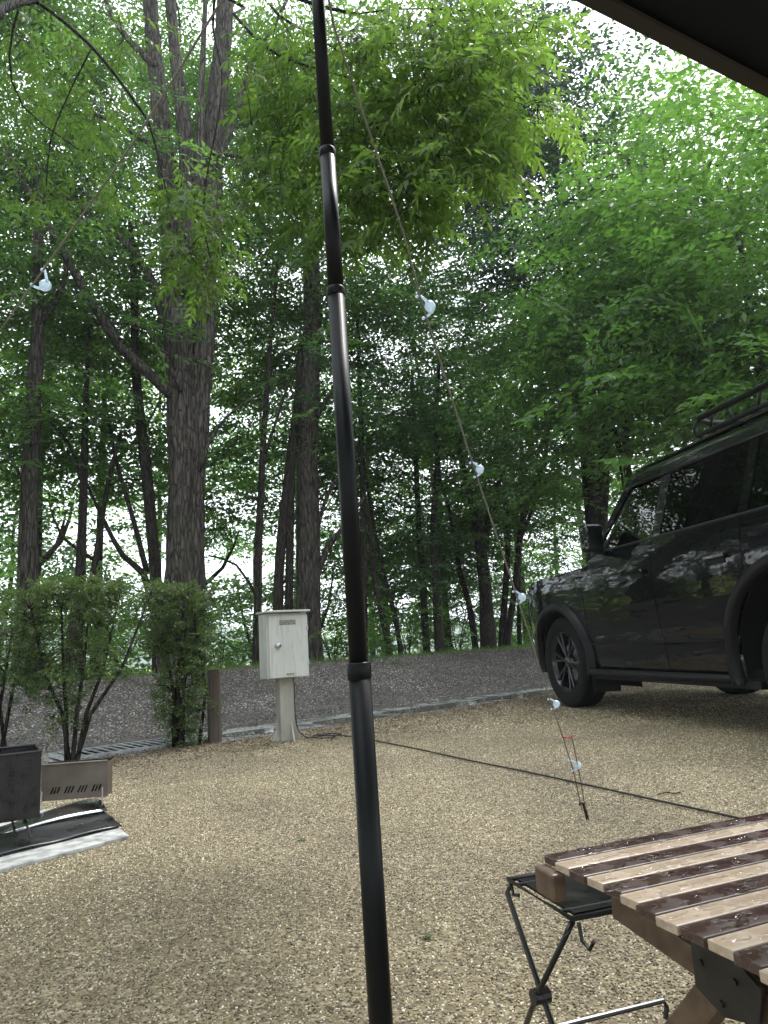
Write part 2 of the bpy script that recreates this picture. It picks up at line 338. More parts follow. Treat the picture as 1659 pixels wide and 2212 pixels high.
class Tree:
    def __init__(s, name, label, cat='tree', group=None, bark=BARK2, leaf=LEAF_MID):
        s.name = name; s.label = label; s.cat = cat; s.group = group; s.bark = bark; s.leaf = leaf
        s.tg = G(); s.bg = G(); s.nodes = []; s.nr = []; s.SP = []; s.SD = []; s.SS = []; s.ST = []; s.root = None; s.bank = SPR
    def stem(s, px, Y, segs=14, step=.22, rough=.06, ground=False, dY=0, flare=1.25):
        """px = [(x, y, width px)...] from the foot up, at distance Y (dY metres nearer at the tip)"""
        pts = []; rad = []; n = len(px)
        for i, (x, y, w_) in enumerate(px):
            yy = Y-dY*i/max(1, n-1); p = at(x, y, yy); pts.append(p); rad.append(.5*w_*yy*1.02/FPX)
        if ground:
            z = gz(pts[0][0], pts[0][1]); b = np.array([pts[0][0], pts[0][1], z-.12])
            if pts[0][2]-z > .15: pts.insert(0, b); rad.insert(0, rad[0]*flare)
            else: pts[0] = b; rad[0] *= flare
            if s.root is None: s.root = (b[0], b[1], z)
        return s.stem3(pts, rad, segs, step, rough)
    def stem3(s, pts, rad, segs=12, step=.25, rough=.06):
        if s.root is None: s.root = tuple(pts[0])
        P, R = trunk_add(s.tg, pts, rad, segs, step, rough, seed=len(s.nodes) % 17)
        for p, r_ in zip(P[2:], R[2:]): s.nodes.append(tuple(p)); s.nr.append(r_)
        return P
    def crown(s, c, rad, n, scale=(.6, 1.0), tint=.45, minz=None, flat=.25, power=.6, branch=True, up=.15):
        n = int(n*1.05); c = np.array(c, float); rad = np.array(rad, float)
        u = rng.normal(size=(n, 3)); u /= np.linalg.norm(u, axis=1)[:, None]; rr = rng.uniform(0, 1, (n, 1))**power
        P = c+u*rr*rad
        if n > 20:
            k = max(3, n//8); P = P[:k][rng.integers(0, k, n)]+rng.normal(size=(n, 3))*np.array([.42, .42, .12])*min(1.3, .5+rad[0]*.3)
        if minz is not None: P = P[P[:, 2] > minz]
        s.sprays(P, scale, tint, branch, flat, up)
    def sprays(s, P, scale, tint, branch=True, flat=.25, up=.15):
        if not len(P): return
        root = np.array(s.nodes[0]); 
        NA = np.array(s.nodes); d0 = np.min(np.linalg.norm(P[:, None, :]-NA[None, ::3, :], axis=2), axis=1) if len(NA) else np.zeros(len(P))
        order = np.argsort(d0); cap = len(s.nodes)+len(P)*4; buf = np.zeros((cap, 3)); buf[:len(s.nodes)] = NA; k = len(s.nodes); rb = np.zeros(cap); rb[:k] = s.nr
        for i in order:
            p = P[i]; D = buf[:k]-p; dist = np.linalg.norm(D, axis=1); cost = dist+.7*np.maximum(0, D[:, 2]) ; j = int(np.argmin(cost)); q = buf[j]; L = dist[j]
            dv = p-q; h = np.array([dv[0], dv[1], 0]); 
            sc_ = rng.uniform(*scale)
            if np.linalg.norm(h) < .05: h = rng.normal(size=3)*np.array([1, 1, 0])
            h /= np.linalg.norm(h)
            dirv = h+rng.normal(0, .45, 3)*np.array([1, 1, .35])+np.array([0, 0, up*rng.uniform(-1.2, 1)])
            if branch:
                r0 = min(rb[j]*.6, .006+.010*L**.9); m1 = q+dv*.35+np.array([0, 0, .10*L])+rng.normal(0, .05*L, 3); m2 = q+dv*.72+np.array([0, 0, .09*L])+rng.normal(0, .04*L, 3)
                tip = p+dirv/np.linalg.norm(dirv)*sc_*.8
                s.bg.tube([q, m1, m2, p, tip], [r0, r0*.8, r0*.6, max(.003, r0*.4), .0015], n=4 if L > .6 else 3, cap=False)
                for a_, r_ in ((m1, .8), (m2, .6), (p, .42)): buf[k] = a_; rb[k] = r0*r_; k += 1
            s.SP.append(p); s.SD.append(dirv); s.SS.append(sc_); s.ST.append(np.clip(rng.normal(tint, .16), 0, 1))
        s.nodes = [tuple(v) for v in buf[:k]]; s.nr = list(rb[:k])
    def done(s, crownname='crown'):
        r = empty(s.name, s.root, 0, s.label, s.cat, s.group)
        L = Vector(s.root)
        def sh(g): g.v = [(v[0]-L.x, v[1]-L.y, v[2]-L.z) for v in g.v]
        sh(s.tg); s.tg.make('trunk', s.bark, r, smooth=True)
        if s.bg.v: sh(s.bg); s.bg.make('branches', s.bark, r, smooth=True, kind='stuff')
        if s.SP:
            V, T = place_sprays(np.array(s.SP), np.array(s.SD), np.array(s.SS), s.bank, np.array(s.ST), seed=len(s.SP))
            fast_mesh(crownname, V-np.array(s.root), leaf_faces(len(V)), s.leaf, r, tint=T, kind='stuff')
        return r
def Yc(px): a = (px-846)/FPX; return 9.59/(.762-.648*a)
def tree_px(name, label, Yoff, stems, crowns, bark=BARK2, leaf=LEAF_MID, bank=None, group=None, segs=12, dY=0, rough=.07, step=.25):
    """stems[0] is the main stem; crowns = [(px, py, Yoff, rx, rz, n, tint)]"""
    t = Tree(name, label, bark=bark, leaf=leaf, group=group); t.bank = bank or SPR
    Y = Yc(stems[0][0][0])+Yoff
    for i, st in enumerate(stems): t.stem(st, Y, segs=segs if i == 0 else max(8, segs-4), ground=(i == 0), dY=dY, rough=rough, step=step)
    for (x, y, yo, rx, rz, n, ti) in crowns:
        t.crown(at(x, y, Y+yo), (rx, rx, rz), n, tint=ti, minz=.9)
    t.done(); return t
# --- the great twin-stemmed tree behind the hedge
Ym = 10.0
t = Tree('twin_trunk_tree', 'big old tree with a thick furrowed trunk rising behind the clipped narrow shrub', bark=BARK, leaf=LEAF_MID)
t.stem([(378, 1461, 62), (388, 1200, 56), (391, 1000, 52), (388, 840, 58), (385, 700, 66), (378, 640, 62), (372, 480, 50), (362, 380, 44), (345, 230, 38), (325, 20, 34), (316, -150, 28)], Ym, segs=44, step=.07, rough=.13, ground=True)
t.stem([(412, 1461, 62), (412, 1250, 54), (418, 1050, 46), (430, 860, 50), (440, 720, 50), (443, 620, 52), (452, 450, 54), (462, 300, 50), (478, 130, 42), (486, 20, 40), (494, -150, 36)], Ym+.12, segs=44, step=.07, rough=.13)
t.stem([(402, 640, 60), (402, 500, 46), (408, 380, 40), (398, 275, 36), (380, 130, 28), (368, 0, 26), (360, -150, 20)], Ym-.05, segs=26, step=.1, rough=.1)
t.stem([(430, 420, 24), (433, 280, 17), (437, 150, 14), (444, 0, 12), (448, -150, 9)], Ym-.2, segs=12)
t.stem([(458, 380, 26), (482, 320, 20), (512, 240, 16), (545, 130, 14), (582, 75, 10), (620, 0, 8)], Ym, segs=12)
t.stem([(372, 855, 28), (330, 815, 25), (259, 750, 22), (246, 727, 21), (189, 640, 19), (145, 560, 16), (101, 474, 13), (44, 382, 10), (5, 300, 7)], Ym-.1, segs=14, dY=.8, rough=.06)
t.stem([(362, 720, 24), (340, 640, 22), (316, 585, 18), (264, 518, 15), (200, 465, 13), (132, 417, 9), (70, 350, 6)], Ym, segs=10, dY=.5)
t.stem([(345, 325, 16), (300, 295, 13), (240, 262, 10), (185, 237, 7), (120, 180, 4)], Ym-.1, segs=8, dY=.4)
t.stem([(338, 145, 20), (300, 110, 17), (272, 79, 15), (245, 40, 13), (225, -10, 10)], Ym-.1, segs=10)
t.stem([(392, 845, 10), (320, 712, 9), (210, 700, 6)], Ym-.2, segs=6)
t.stem([(430, 1020, 10), (450, 960, 8), (490, 900, 6), (560, 850, 4)], Ym-.1, segs=6)
t.stem([(455, 330, 12), (520, 338, 9), (590, 345, 6)], Ym-.1, segs=6)
for (x, y, yo, rx, rz, n, ti) in ((120, 350, .2, 1.6, 1.6, 260, .3), (330, 60, 3.0, 2.2, 1.8, 300, .4), (600, 130, 1.8, 2.2, 1.6, 150, .45), (100, 600, 0, 1.4, .9, 70, .3), (110, 90, .4, 1.7, 1.5, 260, .3), (330, 330, 2.6, 1.8, 1.5, 120, .3), (570, 250, 2.2, 1.6, 1.5, 130, .35), (480, 480, 1.6, 1.6, 1.2, 100, .35), (240, 640, .8, 1.4, 1.0, 60, .3), (350, -250, 0, 4, 1.6, 200, .5)):
    t.crown(at(x, y, Ym+yo), (rx, rx, rz), n, tint=ti)
t.done()
# --- other traced trees
tree_px('leaning_tree', 'slim dark tree forking just left of the great trunk', .6,
  [[(343, 1430, 27), (336, 1250, 26), (325, 1108, 25), (312, 980, 24), (303, 900, 22), (292, 780, 20), (290, 620, 17), (282, 480, 13)], [(333, 1320, 20), (310, 1240, 15), (265, 1200, 12), (222, 1120, 9), (190, 1050, 6)], [(318, 1240, 13), (290, 1130, 11), (255, 1010, 9), (232, 900, 7)]],
  [(290, 560, 0, 1.6, 1.6, 70, .35), (200, 900, .5, 1.5, 1.2, 60, .3), (250, 740, .5, 1.5, 1, 50, .35)])
tree_px('left_edge_tree', 'straight grey trunk nearest the left edge beyond the hedge', .9,
  [[(54, 1490, 52), (60, 1300, 44), (62, 1100, 38), (72, 880, 32), (82, 700, 28), (82, 560, 24), (88, 380, 18)], [(86, 700, 18), (120, 650, 14), (140, 600, 11), (150, 540, 8)], [(66, 1080, 8), (30, 1000, 5), (5, 930, 4)]],
  [(80, 450, .5, 2.2, 1.8, 130, .4), (30, 800, .6, 1.8, 1.3, 80, .3), (120, 980, 1.3, 1.6, .8, 60, .3), (-60, 1100, .5, 1.6, 1., 60, .3)], bark=BARK, segs=20)
tree_px('forked_tree', 'forked trunk with a V above the hedge, second from the left edge', 1.2,
  [[(155, 1475, 34), (162, 1370, 30), (170, 1290, 24), (178, 1130, 19), (182, 1000, 16), (186, 850, 12), (195, 700, 8)], [(165, 1360, 22), (188, 1300, 17), (210, 1190, 14), (232, 1050, 10), (262, 930, 6)], [(182, 1060, 8), (150, 960, 7), (95, 900, 5)]],
  [(190, 720, .4, 1.9, 1.6, 120, .35), (200, 950, .6, 1.5, 1.0, 70, .3), (90, 700, 1.4, 1.9, 1.2, 80, .35)])
tree_px('slender_tree', 'thin straight trunk just left of the white cabinet', .7,
  [[(553, 1430, 17), (557, 1300, 17), (560, 1150, 16), (568, 980, 14), (575, 860, 12), (588, 700, 9), (600, 560, 6)], [(565, 1000, 7), (600, 900, 6), (630, 800, 4)], [(556, 1290, 7), (510, 1220, 5), (450, 1200, 4)]],
  [(585, 600, .4, 1.8, 1.5, 110, .4), (540, 850, .8, 1.5, 1.0, 70, .35), (510, 1100, 1.2, 1.2, .7, 45, .35)])
tree_px('furrowed_tree', 'thick furrowed trunk rising straight behind the white cabinet', .6,
  [[(668, 1415, 56), (665, 1300, 50), (666, 1150, 52), (664, 1000, 46), (668, 850, 44), (674, 700, 43), (672, 560, 36), (660, 440, 32), (640, 300, 24), (625, 180, 18)], [(690, 490, 22), (640, 488, 15), (580, 500, 12), (520, 511, 9), (470, 505, 5)], [(674, 1290, 14), (700, 1200, 12), (740, 1140, 10), (790, 1070, 6)], [(684, 900, 12), (720, 840, 9), (780, 760, 6)], [(686, 1140, 10), (712, 1060, 8), (770, 980, 5)]],
  [(650, 300, 1.2, 2.4, 1.8, 240, .4), (620, 620, .3, 1.8, 1.1, 100, .4), (760, 700, .6, 1.7, 1.1, 90, .4), (740, 980, .8, 1.5, .9, 70, .35)], bark=BARK, segs=36, step=.09, rough=.11)
tree_px('companion_tree', 'dark leaning trunk between the thin tree and the furrowed one', .9,
  [[(600, 1410, 24), (602, 1250, 22), (612, 1130, 22), (626, 1000, 20), (640, 880, 16), (650, 740, 12)], [(622, 1410, 22), (625, 1250, 18), (628, 1100, 16), (634, 960, 12)]],
  [(640, 760, .8, 1.7, 1.3, 90, .35), (570, 1020, 1.2, 1.3, .9, 50, .3)])
spec = [
 ([(787, 1390, 15), (786, 1200, 14), (781, 976, 12), (776, 800, 9), (770, 620, 6)], .8, 'thin upright trunk close beside the tent pole on its right'),
 ([(840, 1402, 15), (826, 1330, 14), (808, 1240, 13), (800, 1150, 10), (780, 1020, 6)], .5, 'short slanting trunk leaning left just right of the tent pole'),
 ([(864, 1396, 11), (850, 1320, 10), (822, 1210, 9), (797, 1075, 7), (780, 950, 5)], 1.1, 'thin trunk slanting left, second right of the tent pole'),
 ([(921, 1396, 16), (912, 1250, 14), (903, 1100, 13), (897, 960, 10), (890, 800, 7)], 1.4, 'slender pale trunk a little left of the forest centre'),
 ([(948, 1400, 17), (941, 1250, 17), (937, 1130, 15), (945, 1000, 13), (943, 900, 10), (950, 760, 7)], .3, 'dark wavy trunk standing on the mossy crest'),
 ([(1026, 1390, 14), (1012, 1300, 13), (990, 1220, 12), (975, 1120, 9), (940, 1000, 6)], .9, 'slanting trunk leaning left beside the stout forked one'),
 ([(1054, 1390, 31), (1048, 1280, 27), (1036, 1160, 26), (1020, 1080, 20), (1000, 1010, 15), (985, 900, 10)], .4, 'stout grey trunk that forks above the middle of the crest'),
 ([(1083, 1386, 15), (1092, 1270, 14), (1098, 1140, 12), (1088, 1020, 11), (1092, 900, 7)], .6, 'upright twin of the steeply leaning trunk left of the car'),
 ([(1096, 1384, 15), (1112, 1270, 14), (1128, 1130, 13), (1150, 1060, 12), (1176, 1000, 10), (1190, 860, 6)], .45, 'dark trunk leaning right towards the car bonnet'),
 ([(1122, 1380, 10), (1121, 1300, 9), (1124, 1180, 8), (1135, 1050, 6)], 1.3, 'thinnest upright trunk just left of the car wheel'),
]
for i, (st, yo, lab) in enumerate(spec):
    x, y, _ = st[-1]; st2 = [st]
    if 'forks' in lab: st2.append([(1040, 1190, 18), (1060, 1110, 15), (1078, 1040, 12), (1092, 960, 8)])
    if 'bonnet' in lab: st2 += [[(1120, 1180, 9), (1150, 1100, 7), (1210, 980, 5)], [(1128, 1130, 8), (1125, 1000, 7), (1130, 860, 5)]]
    xm, ym, _ = st[len(st)//2]
    tree_px('slender_tree', lab, yo, st2, [(x, y-120, .3, 2.0, 1.7, 120, .42), (xm+30, ym-60, 1.0, 1.7, 1.0, 70, .35), (xm-60, ym+60, 1.6, 1.4, .8, 40, .4)], leaf=LEAF_COOL if i % 3 == 1 else LEAF_MID, rough=.05)
# trees standing to the right, behind and beyond the car
def tree3(name, label, x, y, lean, h, r0, crowns, leaf=LEAF_MID, bank=None, bark=BARK2, group=None, tint=.5, scale=(.6, 1.0), limbs=3, n_=0):
    t = Tree(name, label, bark=bark, leaf=leaf, group=group); t.bank = bank or SPR
    z = gz(x, y); k = 6; pts = [(x+lean[0]*(i/k)**1.2+rng.normal(0, .04*(i > 0)), y+lean[1]*(i/k)**1.2+rng.normal(0, .04*(i > 0)), z-.1+(h+.1)*i/k) for i in range(k+1)]
    t.root = (x, y, z); t.stem3(pts, [r0*1.25]+[r0*(1-.8*i/k) for i in range(1, k+1)], segs=10, step=.4)
    for j in range(limbs):
        a = rng.uniform(0, 6.28); f = rng.uniform(.25, .6); q = np.array(pts[int(f*k)]); L = rng.uniform(1.2, 2.4); e = q+np.array([math.cos(a)*L*.7, math.sin(a)*L*.7, L*.9]); m = (q+e)/2+np.array([math.cos(a)*.2, math.sin(a)*.2, -.1])
        t.stem3([q, m, e], [r0*.45, r0*.3, r0*.12], segs=6, step=.4)
    for (cx_, cy_, cz_, rx, rz, n) in crowns: t.crown((x+cx_, y+cy_, z+cz_), (rx, rx, rz), n, tint=tint, scale=scale, minz=z+.8)
    t.done(); return t
b = at(1297, 1136, 12.5)
tr = Tree('tall_slim_tree', 'tall slim trunk rising behind the car windscreen', bark=BARK2, leaf=LEAF_WET)
tr.stem([(1290, 1250, 30), (1297, 1136, 30), (1302, 1050, 28), (1308, 971, 24), (1318, 920, 20), (1328, 880, 18), (1341, 788, 17), (1352, 680, 13), (1370, 560, 9)], 11.5, ground=True, segs=14)
tr.stem([(1304, 1040, 8), (1298, 960, 7), (1312, 880, 5)], 11.45, segs=6); tr.stem([(1320, 990, 9), (1350, 970, 7), (1430, 955, 4)], 11.4, segs=6)
tr.stem([(1335, 830, 10), (1370, 800, 8), (1450, 770, 5)], 11.4, segs=6); tr.stem([(1306, 990, 9), (1260, 890, 7), (1230, 840, 4)], 11.4, segs=6)
tr.crown(at(1370, 620, 11), (2.3, 2, 1.4), 190, tint=.5); tr.crown(at(1450, 800, 11), (1.6, 1.4, .7), 70, tint=.6); tr.crown(at(1250, 780, 11.5), (1.6, 1.4, 1), 90, tint=.4); tr.crown(at(1180, 950, 12.5), (1.4, 1.4, .7), 50, tint=.35); tr.done()
tree3('broad_bright_tree', 'bright green broad crowned tree filling the right edge above the car', 5.6, 9.6, (-.3, 0), 7.0, .13, [(-.4, 0, 5.6, 2.6, 2.2, 360), (-1.6, -.3, 3.6, 1.5, 1.0, 90), (.6, -.6, 3.4, 1.6, 1.1, 100)], leaf=LEAF_WET, tint=.6, scale=(.8, 1.2))
tree3('feathery_tree', 'feathery pale green tree whose top nears the awning edge', 6.8, 12.6, (-.2, .2), 10.6, .15, [(-.6, 0, 8.4, 2.8, 2.2, 520), (-.8, 0, 5.6, 2.4, 1.6, 240)], leaf=LEAF_BRIGHT, bank=SPR_NARROW, tint=.55, scale=(.8, 1.25))
tree3('dark_crowned_tree', 'dark dense crowned tree standing against the open sky', 3.9, 13.6, (.2, 0), 14.0, .18, [(-.9, 0, 11.4, 2.0, 3.0, 560), (.1, 0, 7.6, 2.2, 1.8, 240)], leaf=LEAF_DARK, tint=.45, scale=(.9, 1.3))
tree3('layered_tree', 'tree with flat wet leaf layers between the dark crown and the car', 3.6, 10.6, (.2, -.2), 6.2, .1, [(0, 0, 4.8, 2.1, 1.3, 220), (-.9, .2, 3.3, 1.2, .6, 40)], leaf=LEAF_WET, tint=.45)
tree3('layered_tree', 'low spreading tree with drooping leaf layers right of the layered one', 7.3, 11.2, (-.6, -.4), 5.4, .1, [(-.8, -.3, 4.0, 2.0, 1.3, 200)], leaf=LEAF_COOL, bank=SPR_NARROW, tint=.65)
# rows of trees further down the slope
far = []
ORD = ['first', 'second', 'third', 'fourth', 'fifth', 'sixth', 'seventh', 'eighth', 'ninth', 'tenth', 'eleventh', 'twelfth', 'thirteenth']
for i in range(13):
    px = -60+150*i+rng.uniform(-40, 40); Y = Yc(min(px, 1150))+rng.uniform(4, 7.5); far.append((px, Y))
for i in range(9):
    px = -40+210*i+rng.uniform(-50, 50); Y = Yc(min(px, 1150))+rng.uniform(9, 14); far.append((px, Y))
for i, (px, Y) in enumerate(far):
    x = (px-846)/FPX*Y; h = rng.uniform(8, 11)+(2 if Y > 20 else 0)
    if px > 1150 : h = min(h, 9.5)
    k_ = .62 if px < 1000 else 1; cr = [(0, 0, h*.78, 2.4, 2.4, int(80*k_)), (rng.uniform(-.8, .8), 0, h*.5, 2.2, 1.6, int(55*k_)), (rng.uniform(-.8, .8), 0, h*.3, 2.1, 1.1, int(46*k_)), (0, 0, 1.7, 1.8, .6, 16)]
    tree3('woodland_tree', ('%s tree from the left in the %s row down the slope' % ((ORD[i], 'nearer') if i < 13 else (ORD[i-13], 'farthest'))), x, Y, (rng.uniform(-.8, .8), 0), h, rng.uniform(.09, .17), cr, leaf=[LEAF_MID, LEAF_COOL, LEAF_BRIGHT][i % 3], bark=BARK3, group='woodland trees down the slope', tint=.45, scale=(.9, 1.35), limbs=2)
# unseen trees added round the site for car paint reflections and ground shade
for i, (x, y) in enumerate([(-7.8, 4.0), (-7.5, 0.6), (-6.5, -3.5), (-2, -7), (3.5, -8), (8, -4), (9.5, 1.5), (10.5, 6.0), (-9.0, 7.0), (-10.5, 4), (-9, -1), (-5.2, -6)]):
    h = 8+rng.uniform(0, 2)
    tree3('woodland_tree', 'unseen tree added round the pitch for reflections and shade', x, y, (0, 0), h, .16, [(0, 0, h*.72, 2.6, 2.2, 120), (0, 0, h*.4, 2.1, 1.4, 70)], leaf=LEAF_MID, bank=SPR_COARSE, bark=BARK3, group='unseen trees added for reflections and shade', scale=(.8, 1.3), limbs=1)
# bushes at the crest between the trunks
for i, (px, yo, hh, n) in enumerate([(30, 1.5, 1.2, 30), (215, 1.8, 1.2, 34), (290, 2.2, 1.3, 28), (480, 1.9, 1.3, 34), (530, 2.6, 1.1, 26), (720, 1.4, 1.0, 28), (760, .7, .6, 18), (880, 1.6, 1.2, 38), (985, 1.6, 1.2, 38), (1060, 2.2, 1.1, 30), (1160, 1.6, 1.2, 38), (1240, 2.0, 1.2, 34)]):
    Y = Yc(px)+yo; x = (px-846)/FPX*Y; z = gz(x, Y)
    labs = ['bush at the far left beyond the hedge gap', 'bush between the forked trunk and the great trunk', 'bush at the foot of the slim tree by the great trunk', 'bush with pale field behind, right of the clipped shrub', 'low bush beside the thin trunk left of the cabinet', 'bush right of the white cabinet', 'tiny bush behind the tent pole', 'bush among the slanting trunks right of the pole', 'bush left of the stout forked trunk', 'bush behind the twin trunks near the car', 'bush just ahead of the car bumper', 'bush hidden partly by the car bonnet']
    t = Tree('bush', labs[i], cat='bush', leaf=LEAF_BRIGHT if i % 2 else LEAF_MID)
    t.root = (x, Y, z); 
    for k in range(4): a = rng.uniform(0, 6.28); t.stem3([(x, Y, z-.05), (x+.15*math.cos(a), Y+.15*math.sin(a), z+hh*.4), (x+.35*math.cos(a), Y+.3*math.sin(a), z+hh*.8)], [.015, .01, .005], segs=5, step=.3, rough=0)
    t.crown((x, Y, z+hh*.75), (.95, .6, hh*.62), int(n*(1.1 if px < 700 else 1.6)), tint=.55, scale=(.35, .65)); t.done('foliage')
# ------------------------------------------------------------------ the near tree whose boughs hang over the pitch
def leaflet(L=.072, W=.025):
    # lanceolate, folded on the midrib, tip drooping
    xs = [0, .22, .55, 1]; ws = [.0, .8, .85, 0]; V = []; F = []
    V = [(0, 0, 0), (L*.25, W*.42, L*.02), (L*.25, 0, -L*.01), (L*.25, -W*.42, L*.02), (L*.6, W*.4, -L*.0), (L*.6, 0, -L*.04), (L*.6, -W*.4, 0), (L, 0, -L*.16)]
    F = [(0, 2, 1), (0, 3, 2), (1, 2, 5), (1, 5, 4), (2, 3, 6), (2, 6, 5), (4, 5, 7), (5, 6, 7)]
    return np.array(V), np.array(F)
LV, LF = leaflet()
def pinnate(seed, npair=5, L=.26):
    r = np.random.default_rng(seed); Vs = []; Fs = []; Ts = []; o = 0
    for k in range(npair*2+1):
        if k == npair*2: p = np.array([L, 0, -.05*L*4]); yaw = 0
        else:
            q = (k//2+1)/(npair+.6); p = np.array([L*q, 0, -.2*L*q*q]); yaw = (1 if k % 2 else -1)*(1.05-.35*q)+r.normal(0, .12)
        roll = r.normal(0, .3); pitch = -.35+r.normal(0, .18); s = r.uniform(.85, 1.15)*(1 if k > 1 else .75)
        R = np.array(Matrix.Rotation(yaw, 3, 'Z') @ Matrix.Rotation(-pitch, 3, 'Y') @ Matrix.Rotation(roll, 3, 'X'))
        Vs.append((LV*s) @ R.T+p); Fs.append(LF+o); o += len(LV); Ts += [np.clip(r.normal(0, .12), -.3, .3)]*len(LV)
    # stalk
    n = 5; st = [(L*i/(n-1), 0, -.2*L*(i/(n-1))**2) for i in range(n)]
    for i in range(n-1):
        a = np.array(st[i]); b_ = np.array(st[i+1]); wv = np.array([0, .0012, 0]); Vs.append(np.array([a-wv, b_-wv, b_+wv, a+wv])); Fs.append(np.array([[0, 1, 2], [0, 2, 3]])+o); o += 4; Ts += [.1]*4
    return np.concatenate(Vs), np.concatenate(Fs), np.array(Ts)
PIN = [pinnate(50+i, npair=4+i % 2, L=.22+.02*(i % 3)) for i in range(6)]
BARKN = bark_mat('bark_near', (.008, .007, .006), (.03, .026, .022), 20, (.02, .02, .015))
nt_ = Tree('overhanging_tree', 'near tree whose yellow green compound leaves hang over the pitch from above', bark=BARKN, leaf=LEAF_NEAR)
nt_.root = (-4.6, 1.2, 0.)
nt_.stem3([(-4.6, 1.2, -.1), (-4.4, 1.4, 1.5), (-3.6, 2.5, 3.2), (-3.0, 3.0, 4.6), (-2.6, 3.1, 6.0)], [.2, .16, .14, .11, .06], segs=14)
def hub(p): return [np.array([-3.25, 2.85, 3.5]), np.array(p)]
def limb(px, Y0, Y1, start=None):
    n = len(px); pts = [at(x, y, Y0+(Y1-Y0)*i/(n-1)) for i, (x, y, _) in enumerate(px)]; rad = [.5*wd*(Y0+(Y1-Y0)*i/(n-1))/FPX for i, (_, _, wd) in enumerate(px)]
    if start is not None: pts.insert(0, np.array(start)); rad.insert(0, rad[0]*1.3)
    nt_.stem3(pts, rad, segs=6, step=.12, rough=.03)
H1 = (-3.2, 2.9, 3.6); H2 = (-2.9, 3.05, 4.9)
limb([(-60, 45, 26), (0, 20, 22), (60, 0, 19), (95, -16, 17)], 3.4, 4.0, H1)
limb([(80, 5, 9), (135, 45, 9), (189, 92, 9), (232, 140, 8), (272, 193, 7), (300, 232, 7), (325, 275, 6), (351, 378, 4), (366, 440, 3)], 4.0, 4.2, at(60, 8, 3.9))
limb([(466, -20, 9), (505, 30, 8), (549, 79, 8), (590, 112, 7), (632, 132, 7), (690, 150, 5), (760, 170, 4)], 4.0, 3.6, H2)
limb([(566, -10, 7), (600, 30, 7), (650, 62, 6), (690, 84, 5), (760, 130, 4), (850, 190, 3)], 3.8, 3.5, at(505, -60, 4.1))
limb([(600, -20, 10), (709, 18, 9), (770, 30, 8), (830, 62, 7), (885, 104, 6), (930, 140, 5), (990, 180, 4), (1080, 225, 3), (1150, 250, 2)], 3.8, 3.3, at(460, -80, 4.2))
limb([(640, 130, 5), (665, 165, 4), (690, 250, 4), (720, 350, 3), (750, 440, 3)], 3.7, 3.6)
limb([(885, 104, 5), (900, 200, 4), (930, 300, 3), (960, 380, 3)], 3.5, 3.4)
limb([(770, 30, 5), (860, 20, 4), (960, 20, 4), (1080, 30, 3), (1160, 60, 2)], 3.6, 3.3)
limb([(705, 175, 4), (760, 230, 4), (830, 290, 4), (880, 400, 3)], 3.7, 3.5)
limb([(351, 378, 4), (390, 420, 4), (430, 470, 4), (455, 560, 3)], 4.2, 4.0)
limb([(460, 60, 6), (480, 160, 5), (470, 260, 5), (450, 360, 4), (440, 440, 4)], 4.2, 4.0, at(466, -20, 4.0))
limb([(200, 100, 5), (150, 200, 4), (110, 300, 4), (100, 400, 3)], 4.6, 4.8)
limb([(40, 20, 6), (20, 120, 5), (50, 230, 4), (180, 330, 3)], 4.2, 4.8)
NODES = np.array(nt_.nodes)
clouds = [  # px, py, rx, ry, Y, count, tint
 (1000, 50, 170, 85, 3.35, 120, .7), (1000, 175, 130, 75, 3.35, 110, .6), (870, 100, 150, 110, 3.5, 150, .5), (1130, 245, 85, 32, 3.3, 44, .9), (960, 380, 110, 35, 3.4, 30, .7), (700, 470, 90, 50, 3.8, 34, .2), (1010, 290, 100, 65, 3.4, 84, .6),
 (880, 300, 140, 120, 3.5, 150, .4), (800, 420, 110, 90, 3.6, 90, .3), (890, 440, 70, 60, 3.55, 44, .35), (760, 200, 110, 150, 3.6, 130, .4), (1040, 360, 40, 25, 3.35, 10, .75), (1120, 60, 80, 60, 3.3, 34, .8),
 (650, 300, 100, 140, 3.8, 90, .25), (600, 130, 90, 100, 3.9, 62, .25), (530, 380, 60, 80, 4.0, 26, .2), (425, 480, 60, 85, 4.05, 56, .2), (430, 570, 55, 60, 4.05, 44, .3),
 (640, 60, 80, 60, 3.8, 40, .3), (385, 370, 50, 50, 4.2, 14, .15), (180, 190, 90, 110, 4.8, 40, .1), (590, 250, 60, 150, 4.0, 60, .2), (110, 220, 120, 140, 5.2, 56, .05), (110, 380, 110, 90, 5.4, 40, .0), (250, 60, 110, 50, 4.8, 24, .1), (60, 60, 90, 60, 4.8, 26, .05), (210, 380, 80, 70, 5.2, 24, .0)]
LP = []
for (x, y, rx, ry, Y, n, ti) in clouds:
    for k in range(int(n*1.22)):
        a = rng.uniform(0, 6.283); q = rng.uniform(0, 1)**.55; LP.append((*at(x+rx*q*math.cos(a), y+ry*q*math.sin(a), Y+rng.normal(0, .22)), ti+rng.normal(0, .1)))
LP = np.array(LP)
leaf_objs = []; rest = [[], [], []]; off = 0
rootv = np.array(nt_.root)
order = np.argsort(LP[:, 1])
twg = G()
items = []
near0 = np.array([np.min(np.linalg.norm(NODES-p_[:3], axis=1)) for p_ in LP]); Q = {}
GB = np.zeros((len(NODES)+2*len(LP), 3)); GB[:len(NODES)] = NODES; kn = len(NODES)
